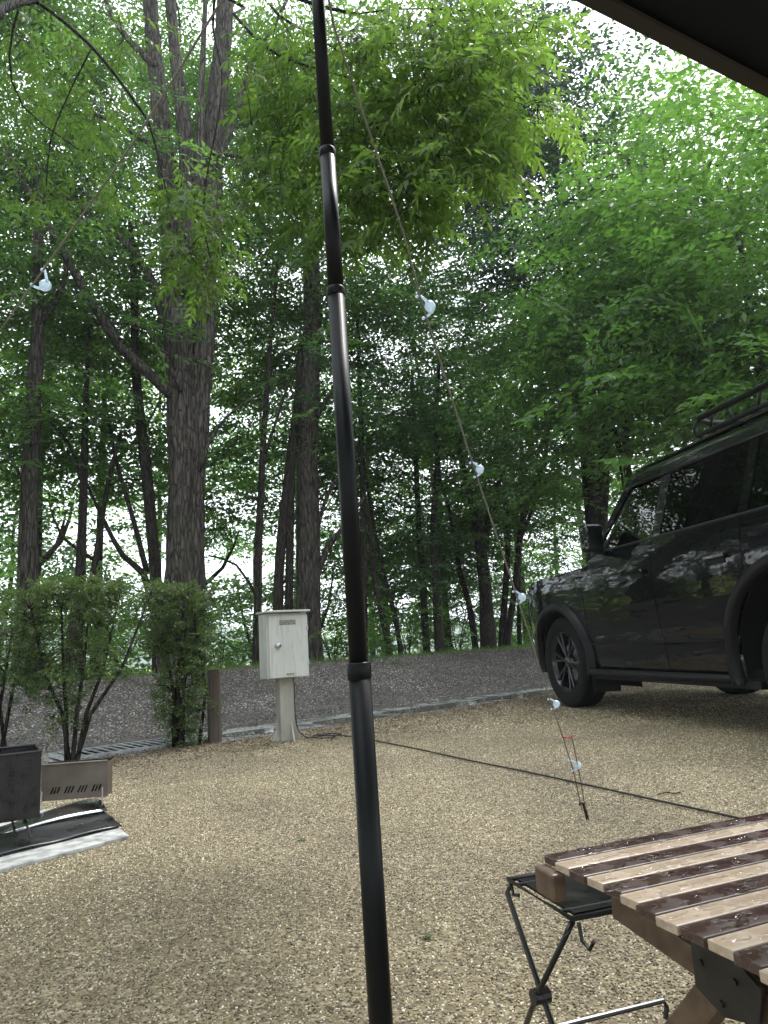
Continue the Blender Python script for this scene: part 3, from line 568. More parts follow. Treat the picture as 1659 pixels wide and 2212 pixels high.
for i in np.argsort(near0):                     # twigs grow outwards from the boughs, each leaf hangs on the nearest one
    p = LP[i, :3]; dd_ = np.linalg.norm(GB[:kn]-p, axis=1); j = int(np.argmin(dd_)); Q[i] = GB[j].copy(); L_ = dd_[j]
    if L_ > .05:
        m = (Q[i]+p)/2+rng.normal(0, .06*L_, 3)+np.array([0, 0, .05*L_]); r0 = .0018+.004*min(L_, .4); twg.tube([Q[i], m, p], [r0, r0*.8, .0014], n=4, cap=False); GB[kn] = m; GB[kn+1] = p; kn += 2
for rank, i in enumerate(order):
    p = LP[i, :3]; q = Q[i]
    h = p-q; h[2] = 0; 
    if np.linalg.norm(h) < .03: h = rng.normal(size=3)
    h = h/np.linalg.norm(h); dirv = Vector((h[0]+rng.normal(0, .35), h[1]+rng.normal(0, .35), rng.uniform(-.75, -.1))).normalized()
    up = Vector((rng.normal(0, .3), rng.normal(0, .3), 1)); S = up.cross(dirv).normalized(); U = dirv.cross(S)
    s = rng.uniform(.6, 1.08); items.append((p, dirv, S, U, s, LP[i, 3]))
mesh_bank = []
for b_ in range(len(PIN)):
    for tt in (.3, .5, .7, .88):
        V, F, T = PIN[b_]; o = None
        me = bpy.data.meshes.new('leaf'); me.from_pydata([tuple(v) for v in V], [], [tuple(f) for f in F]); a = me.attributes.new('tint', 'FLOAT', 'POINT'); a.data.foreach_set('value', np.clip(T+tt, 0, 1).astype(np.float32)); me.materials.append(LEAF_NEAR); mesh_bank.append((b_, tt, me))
root = empty(nt_.name, nt_.root, 0, nt_.label, 'tree')
for rank, (p, d, S, U, s, ti) in enumerate(items):
    b_ = int(rng.integers(0, len(PIN)))
    if rank < 295:
        cand = [m for m in mesh_bank if m[0] == b_]; me = min(cand, key=lambda m: abs(m[1]-ti))[2]
        o = bpy.data.objects.new('leaf', me); COL.objects.link(o); o.parent = root
        Mx = Matrix((Vector(d)*s, Vector(S)*s, Vector(U)*s)).transposed().to_4x4(); Mx.translation = Vector(p-rootv); o.matrix_local = Mx
    else:
        V, F, T = PIN[b_]; R = np.array([list(d), list(S), list(U)])*s; W = V @ R+(p-rootv)
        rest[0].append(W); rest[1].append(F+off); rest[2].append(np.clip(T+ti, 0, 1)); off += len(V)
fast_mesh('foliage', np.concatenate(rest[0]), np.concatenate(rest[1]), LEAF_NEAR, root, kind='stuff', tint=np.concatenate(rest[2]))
L0 = Vector(nt_.root)
for gg, nme in ((nt_.tg, 'trunk'), (twg, 'twigs')):
    gg.v = [(v[0]-L0.x, v[1]-L0.y, v[2]-L0.z) for v in gg.v]; gg.make(nme, BARKN, root, smooth=True)
# ------------------------------------------------------------------ clipped shrubs by the drain
def hedge(label, boxes, stems, n, root, top_dense=True, name='clipped_shrub'):
    r = empty(name, root, 0, label, 'shrub'); g = G()
    for st, ra in stems: g.tube([Vector(p)-Vector(root) for p in st], ra, n=6)
    P = []
    tot = sum(b[2] for b in boxes)
    for (c, hs_, k) in boxes:
        kk = int(n*k/tot); q = rng.uniform(-1, 1, (kk, 3)); sh = rng.uniform(size=kk) < .55; ax = rng.integers(0, 2, kk); q[np.arange(kk)[sh], ax[sh]] = np.sign(q[np.arange(kk)[sh], ax[sh]])*rng.uniform(.75, 1.05, sh.sum())
        tp = rng.uniform(size=kk) < .12; q[tp, 2] = rng.uniform(.9, 1.03, tp.sum())
        P.append(np.array(c)+q*np.array(hs_))
    P = np.concatenate(P)
    clump = np.array([noise.noise(Vector(p*5)) for p in P]); P = P[clump > -.22+rng.normal(0, .12, len(P))]
    c0 = P.mean(0); D = P-c0; D[:, 2] *= .3; D += rng.normal(0, .5, D.shape)+1e-3
    # short twigs from the nearest stem
    SN = np.array([p for st, _ in stems for a, b2 in zip(st[:-1], st[1:]) for p in (np.array(a)*(1-t_)+np.array(b2)*t_ for t_ in (0, .2, .4, .6, .8))])
    for i in range(0, len(P), 2):
        j = int(np.argmin(np.linalg.norm(SN-P[i], axis=1)+.6*np.maximum(0, SN[:, 2]-P[i][2]))); q = SN[j]; m = (q+P[i])/2+np.array([0, 0, .02]); rt = np.array(root)
        g.tube([q-rt, m-rt, P[i]-rt], [.004, .003, .001], n=3, cap=False)
    g.make('stems', BARK2, r, smooth=True)
    V, T = place_sprays(P, D, rng.uniform(.07, .13, len(P)), SPR_HEDGE, rng.uniform(.2, .8, len(P)), tr=.2, roll=.6, seed=n)
    fast_mesh('foliage', V-np.array(root), leaf_faces(len(V)), LEAF_HEDGE, r, tint=T); return r
SPR_HEDGE = [make_spray(5, 3, .24, .13, 500+i, droop=.1, spread=.5) for i in range(6)]
c1 = gp(390, 1612); cx1, cy1 = c1[0], c1[1]
st = []
for k in range(7):
    a = rng.uniform(0, 6.28); x0, y0 = cx1+rng.normal(0, .05), cy1+rng.normal(0, .05); st.append(([(x0, y0, -.02), (x0+rng.normal(0, .03), y0+rng.normal(0, .03), .4), (x0+.1*math.cos(a), y0+.12*math.sin(a), .85), (x0+.17*math.cos(a), y0+.17*math.sin(a), 1.15)], [.014, .012, .008, .004]))
hedge('narrow clipped shrub with a flat top standing beside the wooden post', [((cx1, cy1, .9), (.17, .17, .24), 2.6), ((cx1, cy1, .5), (.15, .15, .3), 1.6), ((cx1-.04, cy1, 1.12), (.2, .18, .04), 1.5), ((cx1+.0, cy1, .15), (.1, .1, .12), .4)], st, 1150, (cx1, cy1, 0))
c2 = gp(150, 1645); x2, y2 = c2[0], c2[1]; st = []
for k, (ox, lean) in enumerate(((-.02, -.05), (.05, .16), (.02, .05), (0, -.2), (.04, .3))):
    st.append(([(x2+ox, y2, -.02), (x2+ox+lean*.3, y2+.02, .3), (x2+ox+lean, y2+.03, .6), (x2+ox+lean*1.7, y2+.05, 1.15)], [.016, .014, .011, .004]))
hedge('wider open hedge shrub with two bare stems behind the fire pit', [((x2-.02, y2, .82), (.30, .2, .28), 2.6), ((x2+.03, y2, 1.14), (.22, .18, .04), 1.3), ((x2-.12, y2, .58), (.2, .16, .18), .7), ((x2-.05, y2, .35), (.07, .08, .15), .2)], st, 820, (x2, y2, 0))
c3 = gp(10, 1640); x3, y3 = c3[0]-.05, c3[1]-.1; st = []
for k in range(5): a = rng.normal(0, .2); st.append(([(x3+.03*k, y3, -.02), (x3+.03*k+a*.5, y3, .5), (x3+.03*k+a, y3+.02, 1.1)], [.016, .011, .004]))
hedge('hedge shrub cut off by the left edge of the picture', [((x3, y3, .85), (.3, .22, .3), 2), ((x3+.03, y3, .6), (.26, .2, .12), .5)], st, 480, (x3, y3, 0))
# ------------------------------------------------------------------ wooden post
M_POST = pmat('weathered_post', (.05, .035, .025), rough=.8, noise_scale=12, col2=(.10, .08, .065), stretch=(1, 1, .12), bump=.6, bump_scale=30)
p0 = gp(458, 1603); e = empty('wooden_post', (p0[0], p0[1]+.05, 0), .5, 'short weathered square wooden post beside the clipped shrub', 'post')
G().box((0, 0, .26), (.075, .075, .56)).make('post_body', M_POST, e, bevel=.004); G().box((.047, 0, .25), (.018, .07, .54)).make('batten', pmat('post_batten', (.08, .065, .05), rough=.75, noise_scale=15, col2=(.15, .125, .1), stretch=(1, 1, .1)), e, bevel=.002)
# ------------------------------------------------------------------ drain grate
M_STEEL = pmat('galvanised_steel', (.35, .36, .37), rough=.35, metal=.85, noise_scale=30, col2=(.5, .51, .52))
M_BAR = pmat('wet_grate_bar', (.6, .62, .64), rough=.3, metal=.6)
gx, gy = gxy(-1.38, -.02); ang = math.atan2(GU[1], GU[0])
e = empty('drain_grate', (gx, gy, -.010), ang, 'wet steel bar grate set over the drain beside the shrub', 'grate')
G().box((0, -.21, .016), (1.05, .03, .03)).box((0, .21, .016), (1.05, .03, .03)).box((-.51, 0, .016), (.03, .39, .028)).box((.51, 0, .016), (.03, .39, .028)).make('frame', M_STEEL, e)
gb = G().box((0, 0, 0), (.013, .388, .006)); pb = gb.make('bar', M_BAR, e, loc=(-.455, 0, .024))
for k in range(1, 15): o = pb.copy(); COL.objects.link(o); o.parent = e; o.location = (-.455+k*.065, 0, .024)
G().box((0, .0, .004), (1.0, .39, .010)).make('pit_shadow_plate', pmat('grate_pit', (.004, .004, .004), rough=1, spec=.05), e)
# ------------------------------------------------------------------ power cabinet
pb_ = gp(622, 1603); va = math.atan2(pb_[0], pb_[1])           # bearing of the sight line
yaw = -va-math.radians(-0)                                      # local +y is away from the viewer
yaw = -va+math.radians(-0)
M_BOX = pmat('cabinet_paint', (.46, .47, .44), rough=.45, noise_scale=4, col2=(.58, .59, .56), stretch=(1, 1, .25), bump=.06, bump_scale=12)
_t = M_BOX.node_tree; _b = [n for n in _t.nodes if n.type == 'BSDF_PRINCIPLED'][0]; _src = _b.inputs['Base Color'].links[0].from_socket
_tc = N(_t, 'ShaderNodeTexCoord'); _mp = N(_t, 'ShaderNodeMapping'); _mp.inputs['Scale'].default_value = (1, 1, .12); _t.links.new(_tc.outputs['Object'], _mp.inputs[0]); _n = N(_t, 'ShaderNodeTexNoise', i_Scale=34, i_Detail=6, i_Roughness=.7); _t.links.new(_mp.outputs[0], _n.inputs[0])
_f = ramp(_t, _n.outputs[0], [(.52, g3(0)), (.72, g3(.55))]); _m = N(_t, 'ShaderNodeMixRGB'); _t.links.new(_f, _m.inputs[0]); _t.links.new(_src, _m.inputs[1]); _m.inputs[2].default_value = (.2, .17, .12, 1); _t.links.new(_m.outputs[0], _b.inputs['Base Color'])
M_BOXS = pmat('pedestal_concrete', (.26, .25, .215), rough=.85, noise_scale=8, col2=(.38, .36, .32), bump=.3, bump_scale=60, stretch=(1, 1, .4))
rz = -va+math.radians(19)
cab = empty('power_cabinet', (pb_[0], pb_[1]+.03, 0), rz, 'white steel power cabinet on a concrete post in the middle', 'cabinet')
W_, D_, H_ = .315, .19, .475; z0 = .455
G().box((0, D_/2-.04, z0+H_/2), (W_, D_, H_)).make('housing', M_BOX, cab, bevel=.004)
G().box((.006, -.052, z0+H_/2-.006), (W_-.012, .018, H_-.022)).make('door', M_BOX, cab, bevel=.003)
dr = cab.children[-1] if cab.children else None
def kids(o, n): return [c for c in bpy.data.objects if c.parent == o and c.name.startswith(n)][0]
dr = kids(cab, 'door')
G().lathe([(0, -.03), (.017, -.03), (.02, -.026), (.02, -.008), (.022, -.006), (.022, 0)], c=(-.082, -.061, z0+H_/2-.0), axis='Y', n=24).make('knob', M_STEEL, dr, smooth=True)
mlab, tt, oo = nm('cabinet_plate')
bb = N(tt, 'ShaderNodeBsdfPrincipled', i_Roughness=.4); tc = N(tt, 'ShaderNodeTexCoord'); mp = N(tt, 'ShaderNodeMapping'); mp.inputs['Scale'].default_value = (1, 1, 2.2); tt.links.new(tc.outputs['Object'], mp.inputs[0])
nn = N(tt, 'ShaderNodeTexNoise', i_Scale=190, i_Detail=2); tt.links.new(mp.outputs[0], nn.inputs[0]); tt.links.new(ramp(tt, nn.outputs[0], [(.47, (.07, .065, .06)), (.54, (.36, .34, .3))]), bb.inputs['Base Color']); tt.links.new(bb.outputs[0], oo.inputs[0])
G().box((-.0, -.063, z0+H_-.07), (.125, .004, .034)).make('warning_plate', mlab, dr); G().box((.01, -.063, z0+.028), (.06, .004, .01)).make('maker_plate', mlab, dr)
G().box((0, -.0525-.011, z0+.2), (.002, .001, .002)).v
g = G(); g.prism([(-W_/2-.012, -.1, z0+H_+.004), (W_/2+.012, -.1, z0+H_+.004), (W_/2+.012, D_-.02, z0+H_+.004), (-W_/2-.012, D_-.02, z0+H_+.004)], (0, 0, .014)); g.make('lid', M_BOX, cab, bevel=.003)
for zz in (.1, .36): G().box((W_/2-.004, -.064, z0+zz), (.012, .008, .035)).make('hinge', M_STEEL, cab, bevel=.002)
g = G(); g.prism([(-.055, .0, 0), (.055, 0, 0), (.055, .1, 0), (-.055, .1, 0)], (0, 0, z0)); g.make('pedestal', M_BOXS, cab, bevel=.008)
ped = kids(cab, 'pedestal')
G().prism([(-.055, .03, -.01), (-.115, .03, -.01), (-.09, .03, .07), (-.055, .03, .16)], (0, .012, 0)).prism([(.055, .03, -.01), (.125, .03, -.01), (.09, .03, .06), (.055, .03, .15)], (0, .012, 0)).prism([(.02, 0, -.01), (.02, -.07, -.01), (.02, -.04, .05), (.02, 0, .14)], (.012, 0, 0)).make('foot_fin', M_BOXS, ped)
# cable
M_CORD = pmat('black_cord', (.012, .012, .013), rough=.4)
Rz = Matrix.Rotation(rz, 3, 'Z'); cab0 = Vector((pb_[0], pb_[1]+.03, 0))
def cl(v): return cab0+Rz @ Vector(v)
cp = [cl((.045, -.02, z0+.01)), cl((.048, -.03, z0-.05)), cl((.046, -.03, .3)), cl((.05, -.035, .15)), cl((.07, -.05, .06)), cl((.12, -.08, .02))]
lc = gp(690, 1598); 
for k in range(15): a = 2.6-k*.85; cp.append(Vector((lc[0]+.10*math.cos(a)+.006*k, lc[1]+.09*math.sin(a), .012+.002*k)))
for (x, y) in ((760, 1591), (830, 1604), (910, 1620), (1000, 1640), (1120, 1664), (1250, 1692), (1400, 1725), (1560, 1760), (1750, 1800), (1950, 1830)): q = gp(x, y, .008); cp.append(Vector((q[0], q[1], .009)))
P, R = resample(cp, [.0055]*len(cp), .05); G().tube(P, .0043, n=6).make('electric_cable', M_CORD, smooth=True)
tag(bpy.data.objects['electric_cable'], 'black power cord looping from the cabinet across the gravel to the table', 'cable')
# ------------------------------------------------------------------ fire pit, grill, slab
M_SLAB = pmat('slab_concrete', (.17, .17, .16), rough=.6, noise_scale=22, col2=(.45, .45, .43), bump=.4, bump_scale=50, sharp=(.3, .6), detail=8)
A_ = gp(279, 1804, .014); B_ = gp(-60, 1893, .014); dv = (B_-A_); dv /= np.linalg.norm(dv); bk = np.array([-dv[1], dv[0], 0]); bk = bk if bk[1] > 0 else -bk
sl_ang = math.atan2(-dv[1], -dv[0])
bk = np.array([-.55, .835, 0])
tag(G().prism([A_*[1, 1, 0], A_*[1, 1, 0]+bk*.85, A_*[1, 1, 0]+bk*.85+dv*1.3, A_*[1, 1, 0]+dv*1.3], (0, 0, .014)).make('concrete_slab', M_SLAB, bevel=.003), 'pale concrete paving slab lying under the fire pit', 'slab')
# blackened fire mat with warped edge
M_MAT = pmat('sooty_mat', (.008, .008, .009), rough=.25, noise_scale=9, col2=(.03, .03, .032), rough2=.5, bump=.3, bump_scale=14)
def SL(a, b, z): return A_*[1, 1, 0]+(-0)*dv+dv*a+bk*b+np.array([0, 0, z])
g = G(); g.grid(lambda u, v: SL(-.01+1.28*u, .15+.37*v+.02*u, .018+.012*abs(noise.noise(Vector((u*5, v*3, 0))))+(.02*(v**6))), np.linspace(0, 1, 30), np.linspace(0, 1, 14)); tag(g.make('fire_mat', M_MAT, smooth=True, solid=.003), 'wet black fireproof mat spread on the slab', 'mat')
M_FOIL = pmat('bent_steel_sheet', (.45, .46, .48), rough=.2, metal=1, bump=.3, bump_scale=9)
g = G(); g.grid(lambda u, v: SL(-.02+.85*u, .44+.24*v, .030+.02*math.sin(u*7+v)*(.4+.6*v)+.018*(1-abs(2*v-1))), np.linspace(0, 1, 24), np.linspace(0, 1, 8)); tag(g.make('steel_sheet', M_FOIL, smooth=True, solid=.002), 'bent shiny steel sheet lying behind the mat under the grill', 'steel sheet')
M_FIRE = pmat('wet_black_iron', (.008, .008, .008), rough=.22, spec=.35, noise_scale=26, col2=(.022, .021, .02), rough2=.5, detail=8, bump=.35, bump_scale=25)
# folding grill (stainless wind panel on wire legs)
M_GRILL = pmat('heat_stained_steel', (.16, .13, .105), rough=.38, metal=.7, noise_scale=5, col2=(.26, .225, .19), rough2=.5, bump=.1, bump_scale=20)
gA = gp(105, 1748, .05); gB = gp(232, 1738, .05)
Yg = gA[1]; pts = [at(90, 1655, Yg), at(233, 1640, gB[1]), at(232, 1716, gB[1]), at(90, 1736, Yg)]
ax = Vector(pts[1]-pts[0]); Wg = ax.length; base = Vector(((pts[0]+pts[1])/2)); base.z = 0
gr = empty('folding_grill', (base.x, base.y, .05), math.atan2(ax.y, ax.x), 'stainless folding fire grill with slanted slots right of the black fire box', 'grill')
zt = (pts[0][2]+pts[1][2])/2-.05; zb_ = (pts[2][2]+pts[3][2])/2-.05
# panel with real slots: strips around four groups of slanted slots
def slot_panel(y, nme, slots=True):
    g = G(); hw = Wg/2; th = .002; zs0 = zb_+(zt-zb_)*.17; zs1 = zb_+(zt-zb_)*.36
    def quad(a, b, c, d): g.prism([(a[0], y, a[1]), (b[0], y, b[1]), (c[0], y, c[1]), (d[0], y, d[1])], (0, th, 0))
    quad((-hw, zs1), (hw, zs1), (hw, zt), (-hw, zt)); quad((-hw, zb_), (hw, zb_), (hw, zs0), (-hw, zs0))
    xs = [-hw]; sk = .012
    edges = []
    for c in (-.62, -.2, .2, .62):
        for k in (-1, 0, 1): x = c*hw+k*.013; edges.append((x-.0035, x+.0035))
    prev = -hw
    for i, (a, b) in enumerate(edges):
        quad((prev+(-0 if i == 0 else 0), zs0), (a, zs0), (a+sk, zs1), (prev+(0 if i == 0 else sk), zs1)); prev = b
    quad((prev, zs0), (hw, zs0), (hw, zs1), (prev+sk, zs1))
    return g.make(nme, M_GRILL, gr)
slot_panel(0, 'front_panel')
G().box((0, .07, (zt+zb_)/2), (Wg, .003, zt-zb_)).make('back_panel', M_FIRE, gr)
for sx in (1, -1): G().box((sx*(Wg/2-.001), .036, (zt+zb_)/2), (.002, .066, zt-zb_-.01)).make('side_panel', M_GRILL, gr)
G().box((0, .036, zb_+.01), (Wg-.01, .062, .003)).make('base_plate', M_GRILL, gr)
G().tube([(-Wg/2, -.003, zt), (Wg/2, -.003, zt)], .004, n=8).make('rim', M_GRILL, gr)
for (x, y) in ((-Wg/2+.005, -.004), (Wg/2-.02, -.004), (-Wg/2+.04, .07), (Wg/2-.06, .07)): G().tube([(x, y, zb_+.04), (x, y, -.045 if False else .0)], .0028, n=6).make('leg', M_STEEL, gr)
# black fire box at the left edge
f0 = gp(50, 1806, .05); Yf = f0[1]
q = [at(87, 1622, Yf), at(86, 1765, Yf), at(-40, 1775, Yf)]
fb = empty('fire_pit', (q[1][0], Yf, .05), sl_ang*.6, 'black iron fire box on thin legs cut by the left edge', 'fire pit')
ztf = q[0][2]-.05; zbf = q[1][2]-.05
g = G(); Wf, Df = .42, .26
g.box((-Wf/2, 0, (ztf+zbf)/2), (Wf, .004, ztf-zbf)); g.make('front_panel', M_FIRE, fb)
G().box((-.002, Df/2+.002, (ztf+zbf)/2+.004), (.004, Df, ztf-zbf-.01)).make('side_panel', M_FIRE, fb)
G().box((-Wf/2, Df+.004, (ztf+zbf)/2), (Wf, .004, ztf-zbf-.005)).make('back_panel', M_FIRE, fb)
G().box((-Wf/2, Df/2, zbf+.02), (Wf-.01, Df-.004, .004)).make('ash_tray', M_FIRE, fb)
G().tube([(-Wf, -.004, ztf), (0, -.004, ztf), (.002, Df, ztf), (-Wf, Df+.004, ztf)], .005, n=6).make('rim', M_FIRE, fb)
for (x, y, dx, dy) in ((-.05, .03, .02, -.05), (-.05, Df-.03, .02, .03), (-.36, .03, -.02, -.05), (-.09, .06, 0.015, -.03)): G().tube([(x, y, zbf+.01), (x+dx, y+dy, .0)], .0045, n=6).make('leg', M_FIRE, fb)
# ------------------------------------------------------------------ tent pole, tarp, guy lines
M_POLE = pmat('black_pole', (.006, .007, .008), rough=.42, spec=.2)
pA = at(823, 2212, 1.0); pT = at(687, 0, 1.0); dirp = Vector(pT-pA).normalized()
foot = Vector(pA)-dirp*(pA[2]/dirp.z); top = Vector(pT)+dirp*((1.955-pT[2])/dirp.z)
pole = empty('tent_pole', tuple(foot), 0, 'black telescopic tent pole standing upright in front of everything', 'tent pole')
def ppt(z): return dirp*(z/dirp.z)
def zpx(y, x):  # height on the pole for a picture row
    d = ray(x, y); return EYE+d[2]/d[1]*1.0
zj = [zpx(1440, 782), zpx(630, 728), zpx(330, 706)]; rr = [.0152, .0128, .0118, .0104]; zz = [0]+zj+[top.z]
for i in range(4): G().tube([ppt(zz[i]), ppt(zz[i+1]+(.0 if i < 3 else 0))], rr[i], n=24).make('pole_section', M_POLE, pole, smooth=True)
for i in range(3): hc = .016 if i == 0 else .007; G().tube([ppt(zj[i]-hc-.001), ppt(zj[i]-hc), ppt(zj[i]+.004), ppt(zj[i]+.006)], [rr[i]*1.0, rr[i]*1.08, rr[i]*1.08, rr[i]*.98], n=24).make('collar', M_POLE, pole, smooth=True)
G().tube([ppt(-.005), ppt(.02)], .019, n=16).make('foot_cap', M_POLE, pole); G().tube([ppt(top.z), ppt(top.z+.05)], .004, n=8).make('tip_pin', M_STEEL, pole)
M_TARP = pmat('dark_tarp', (.008, .010, .014), rough=.7, spec=.2, noise_scale=3, col2=(.013, .016, .021), bump=.1, bump_scale=400)
M_HEM = pmat('tarp_hem', (.03, .027, .025), rough=.7, bump=.2, bump_scale=300)
zt_ = top.z+.012; e1 = Vector(gp(1255, 0, zt_)); e2 = Vector(gp(1659, 205, zt_)); ed = (e2-e1).normalized(); bkv = Vector((ed.y, -ed.x, 0)); bkv = (bkv*1.0+Vector((-.55, 0, 0))).normalized()
tp0 = e1+ed*((top.x-e1.x)/ed.x); tp0.z = zt_
tarp = empty('tarp', tuple(tp0), 0, 'dark tarp stretched overhead in the upper right corner', 'tarp')
g = G(); TL, TB = 3.4, 3.2
def tf(u, v): p = ed*(TL*u)+bkv*(TB*v)+ed*(0); p.z = .10*math.sin(math.pi*v)-.03*math.sin(math.pi*u)*(math.sin(math.pi*v)); return p
g.grid(tf, np.linspace(0, 1, 20), np.linspace(.006, 1, 20)); g.make('canopy', M_TARP, tarp, smooth=True, solid=.002)
nrm = Vector((-ed.y, ed.x, 0)); nrm = nrm if nrm.y > 0 else -nrm
G().prism([(0, 0, -.01), tuple(-nrm*.035+Vector((0, 0, -.012))), tuple(-nrm*.035), (0, 0, .004)], ed*TL).make('hem', M_HEM, tarp)
for (u, v) in ((1, 0), (1, 1), (0, 1)):
    p = tf(u, v)+tp0; t2 = empty('tarp_pole', (p.x, p.y, 0), 0, 'black tarp pole outside the picture', 'tent pole', 'outer tarp poles'); G().tube([(0, 0, 0), (0, 0, p.z)], .012, n=10).make('pole_section', M_POLE, t2)
M_ROPE = pmat('guy_rope', (.15, .15, .12), rough=.8, noise_scale=200, col2=(.21, .21, .175), bump=.5, bump_scale=300)
M_ROPED = pmat('dark_rope', (.05, .02, .015), rough=.8, noise_scale=300, col2=(.12, .04, .03))
T_ = Vector(ppt(top.z))+foot; peg = Vector(gp(1265, 1752, .03))
# control points traced, distance shared out along the span
tr_ = [(710, 0), (745, 130), (870, 500), (910, 650), (1022, 1005), (1112, 1275), (1186, 1505), (1216, 1592)]
def on_span(x, y, P0, P1, sagv=(0, 0, 0)):
    """point on the sight line nearest to the straight span"""
    d = Vector(ray(x, y)).normalized(); o = Vector(cC); u = (P1-P0).normalized(); w0 = o-P0; b = d.dot(u); den = 1-b*b; s = (b*u.dot(w0)-d.dot(w0))/den; return o+d*s
gl = [T_]+[on_span(x, y, T_, peg) for x, y in tr_]
rp = resample(gl, [.0016]*len(gl), .08)[0]
rope = empty('guy_line', tuple(T_), 0, 'long guy line running from the pole top down to the peg by the car', 'guy line')
sub = lambda pts: [Vector(p)-T_ for p in pts]
G().tube(sub(rp), .0024, n=5).make('rope', M_ROPE, rope, smooth=True)
k1 = gl[-1]; k2 = on_span(1235, 1592, T_, peg); k2 = k1+Vector((.028, -.005, -.002))
G().tube(sub([k1, k1.lerp(peg, .45)+Vector((.0, 0, 0)), peg+Vector((-.012, 0, 0))]), .0016, n=5).tube(sub([k2, k2.lerp(peg, .5)+Vector((.003, 0, .0)), peg]), .0016, n=5).make('loop_rope', M_ROPED, rope)
M_RED = pmat('red_tensioner', (.35, .03, .02), rough=.35)
G().tube(sub([k1+Vector((-.004, 0, .012)), k1, k1+Vector((.012, 0, -.004)), k2, k2+Vector((.003, 0, .008))]), [.002, .0035, .0024, .003, .002], n=8).make('tensioner', M_RED, rope, smooth=True)
pegE = empty('tent_peg', (peg.x, peg.y, 0), 0, 'dark iron tent peg driven into the gravel', 'tent peg')
G().tube([(.012, 0, -.05), (0, 0, .03), (-.006, 0, .055), (-.016, 0, .06), (-.02, 0, .05)], [.005, .006, .006, .005, .004], n=8).make('shaft', M_FIRE, pegE, smooth=True)
# clear plastic drop-shaped markers
def plastic():
    m, t, out = nm('pale_clear_plastic'); b = N(t, 'ShaderNodeBsdfPrincipled', i_Roughness=.12); b.inputs['Base Color'].default_value = (.62, .74, .85, 1); b.inputs['Transmission Weight'].default_value = .45; b.inputs['IOR'].default_value = 1.3; b.inputs['Specular IOR Level'].default_value = .8
    tr = N(t, 'ShaderNodeBsdfTranslucent'); tr.inputs[0].default_value = (.75, .86, .95, 1); mxs = N(t, 'ShaderNodeMixShader'); mxs.inputs[0].default_value = .35; t.links.new(b.outputs[0], mxs.inputs[1]); t.links.new(tr.outputs[0], mxs.inputs[2]); t.links.new(mxs.outputs[0], out.inputs[0]); return m
M_PL = plastic()
def marker(px, py, Pa, Pb, label, size, side, Ra=None, dirt=None):
    c = on_span(px, py, Pa, Pb); u = (Pb-Pa).normalized(); view = (Vector(cC)-c).normalized(); s = u.cross(view).normalized()*side
    e = empty('guy_line_marker', tuple(c), 0, label, 'rope marker', 'clear plastic markers clipped to the guy lines')
    R = Matrix((s, u, s.cross(u))).transposed(); S_ = size
    def q(x, y, z): return R @ Vector((x*S_, y*S_, z*S_))
    g = G(); prof = []; n = 20
    # lens: bulging drop with a small tail, long axis along the rope
    ys = np.linspace(-1, 1, 13)
    for i, y_ in enumerate(ys):
        r_ = math.sqrt(max(0, 1-y_*y_))*(.42 if y_ < 0 else .42*(1-.25*y_)) 
        for k in range(n): a = 2*math.pi*k/n; g.v.append(tuple(q(.52+math.cos(a)*r_, .1+y_*.52, math.sin(a)*r_*.75)))
    for i in range(len(ys)-1):
        for k in range(n): g.f.append((i*n+k, i*n+(k+1) % n, (i+1)*n+(k+1) % n, (i+1)*n+k))
    g.make('lens', M_PL, e, smooth=True)
    for (ya, yb) in ((-.35, -.95), (.55, .75)):
        G().tube([q(.45, ya*.9, 0), q(.25, (ya+yb)/2, 0), q(.02, yb, .02), q(-.12, yb*1.0, 0)], [.12*S_, .1*S_, .09*S_, .08*S_], n=8).make('hook', M_PL, e, smooth=True)
        gg = G(); gg.lathe([(0, -.13*S_), (.09*S_, -.1*S_), (.135*S_, 0), (.09*S_, .1*S_), (0, .13*S_)], c=q(-.2, yb, 0), n=10); gg.make('ball_end', M_PL, e, smooth=True)
    G().tube([q(.52, -.3, .28), q(.55, .2, .3)], .035*S_, n=6).make('filament', pmat('marker_core', (.12, .2, .28), rough=.4), e)
marker(914, 665, T_, peg, 'clear plastic drop on the right rope, highest of its row beside the pole', .030, -1)
marker(1025, 1016, T_, peg, 'clear plastic drop second from the top of the right rope', .026, -1)
marker(1117, 1292, T_, peg, 'clear plastic drop on the rope just left of the car bumper', .028, -1)
marker(1192, 1522, T_, peg, 'clear plastic drop hanging before the front wheel', .028, -1)
marker(1237, 1655, T_, peg, 'clear plastic drop lowest on the rope near the peg', .032, -1)
lend = Vector(at(-260, 1000, 1.9)); lend = Vector(gp(-900, 1900, 0.02)); 
def lrope(x, y, f): return Vector(at(x, y, 1.0+f))
lp = [T_, lrope(480, 0, .12), lrope(300, 290, .3), lrope(160, 490, .5), lrope(0, 715, .75)]
dl = (lp[-1]-lp[-2]).normalized(); kk = lp[-1].z/-dl.z; lp.append(lp[-1]+dl*kk)
lrp = resample(lp, [.0016]*len(lp), .08)[0]
r2 = empty('guy_line', tuple(T_), 0, 'guy line slanting down to the left edge across the trees', 'guy line'); G().tube(sub(lrp), .0024, n=5).make('rope', M_ROPE, r2, smooth=True)
Pm = lrope(90, 605, .62); marker(84, 605, Pm-dl*.3, Pm+dl*.3, 'clear plastic drop on the left rope near the left edge', .034, -1)
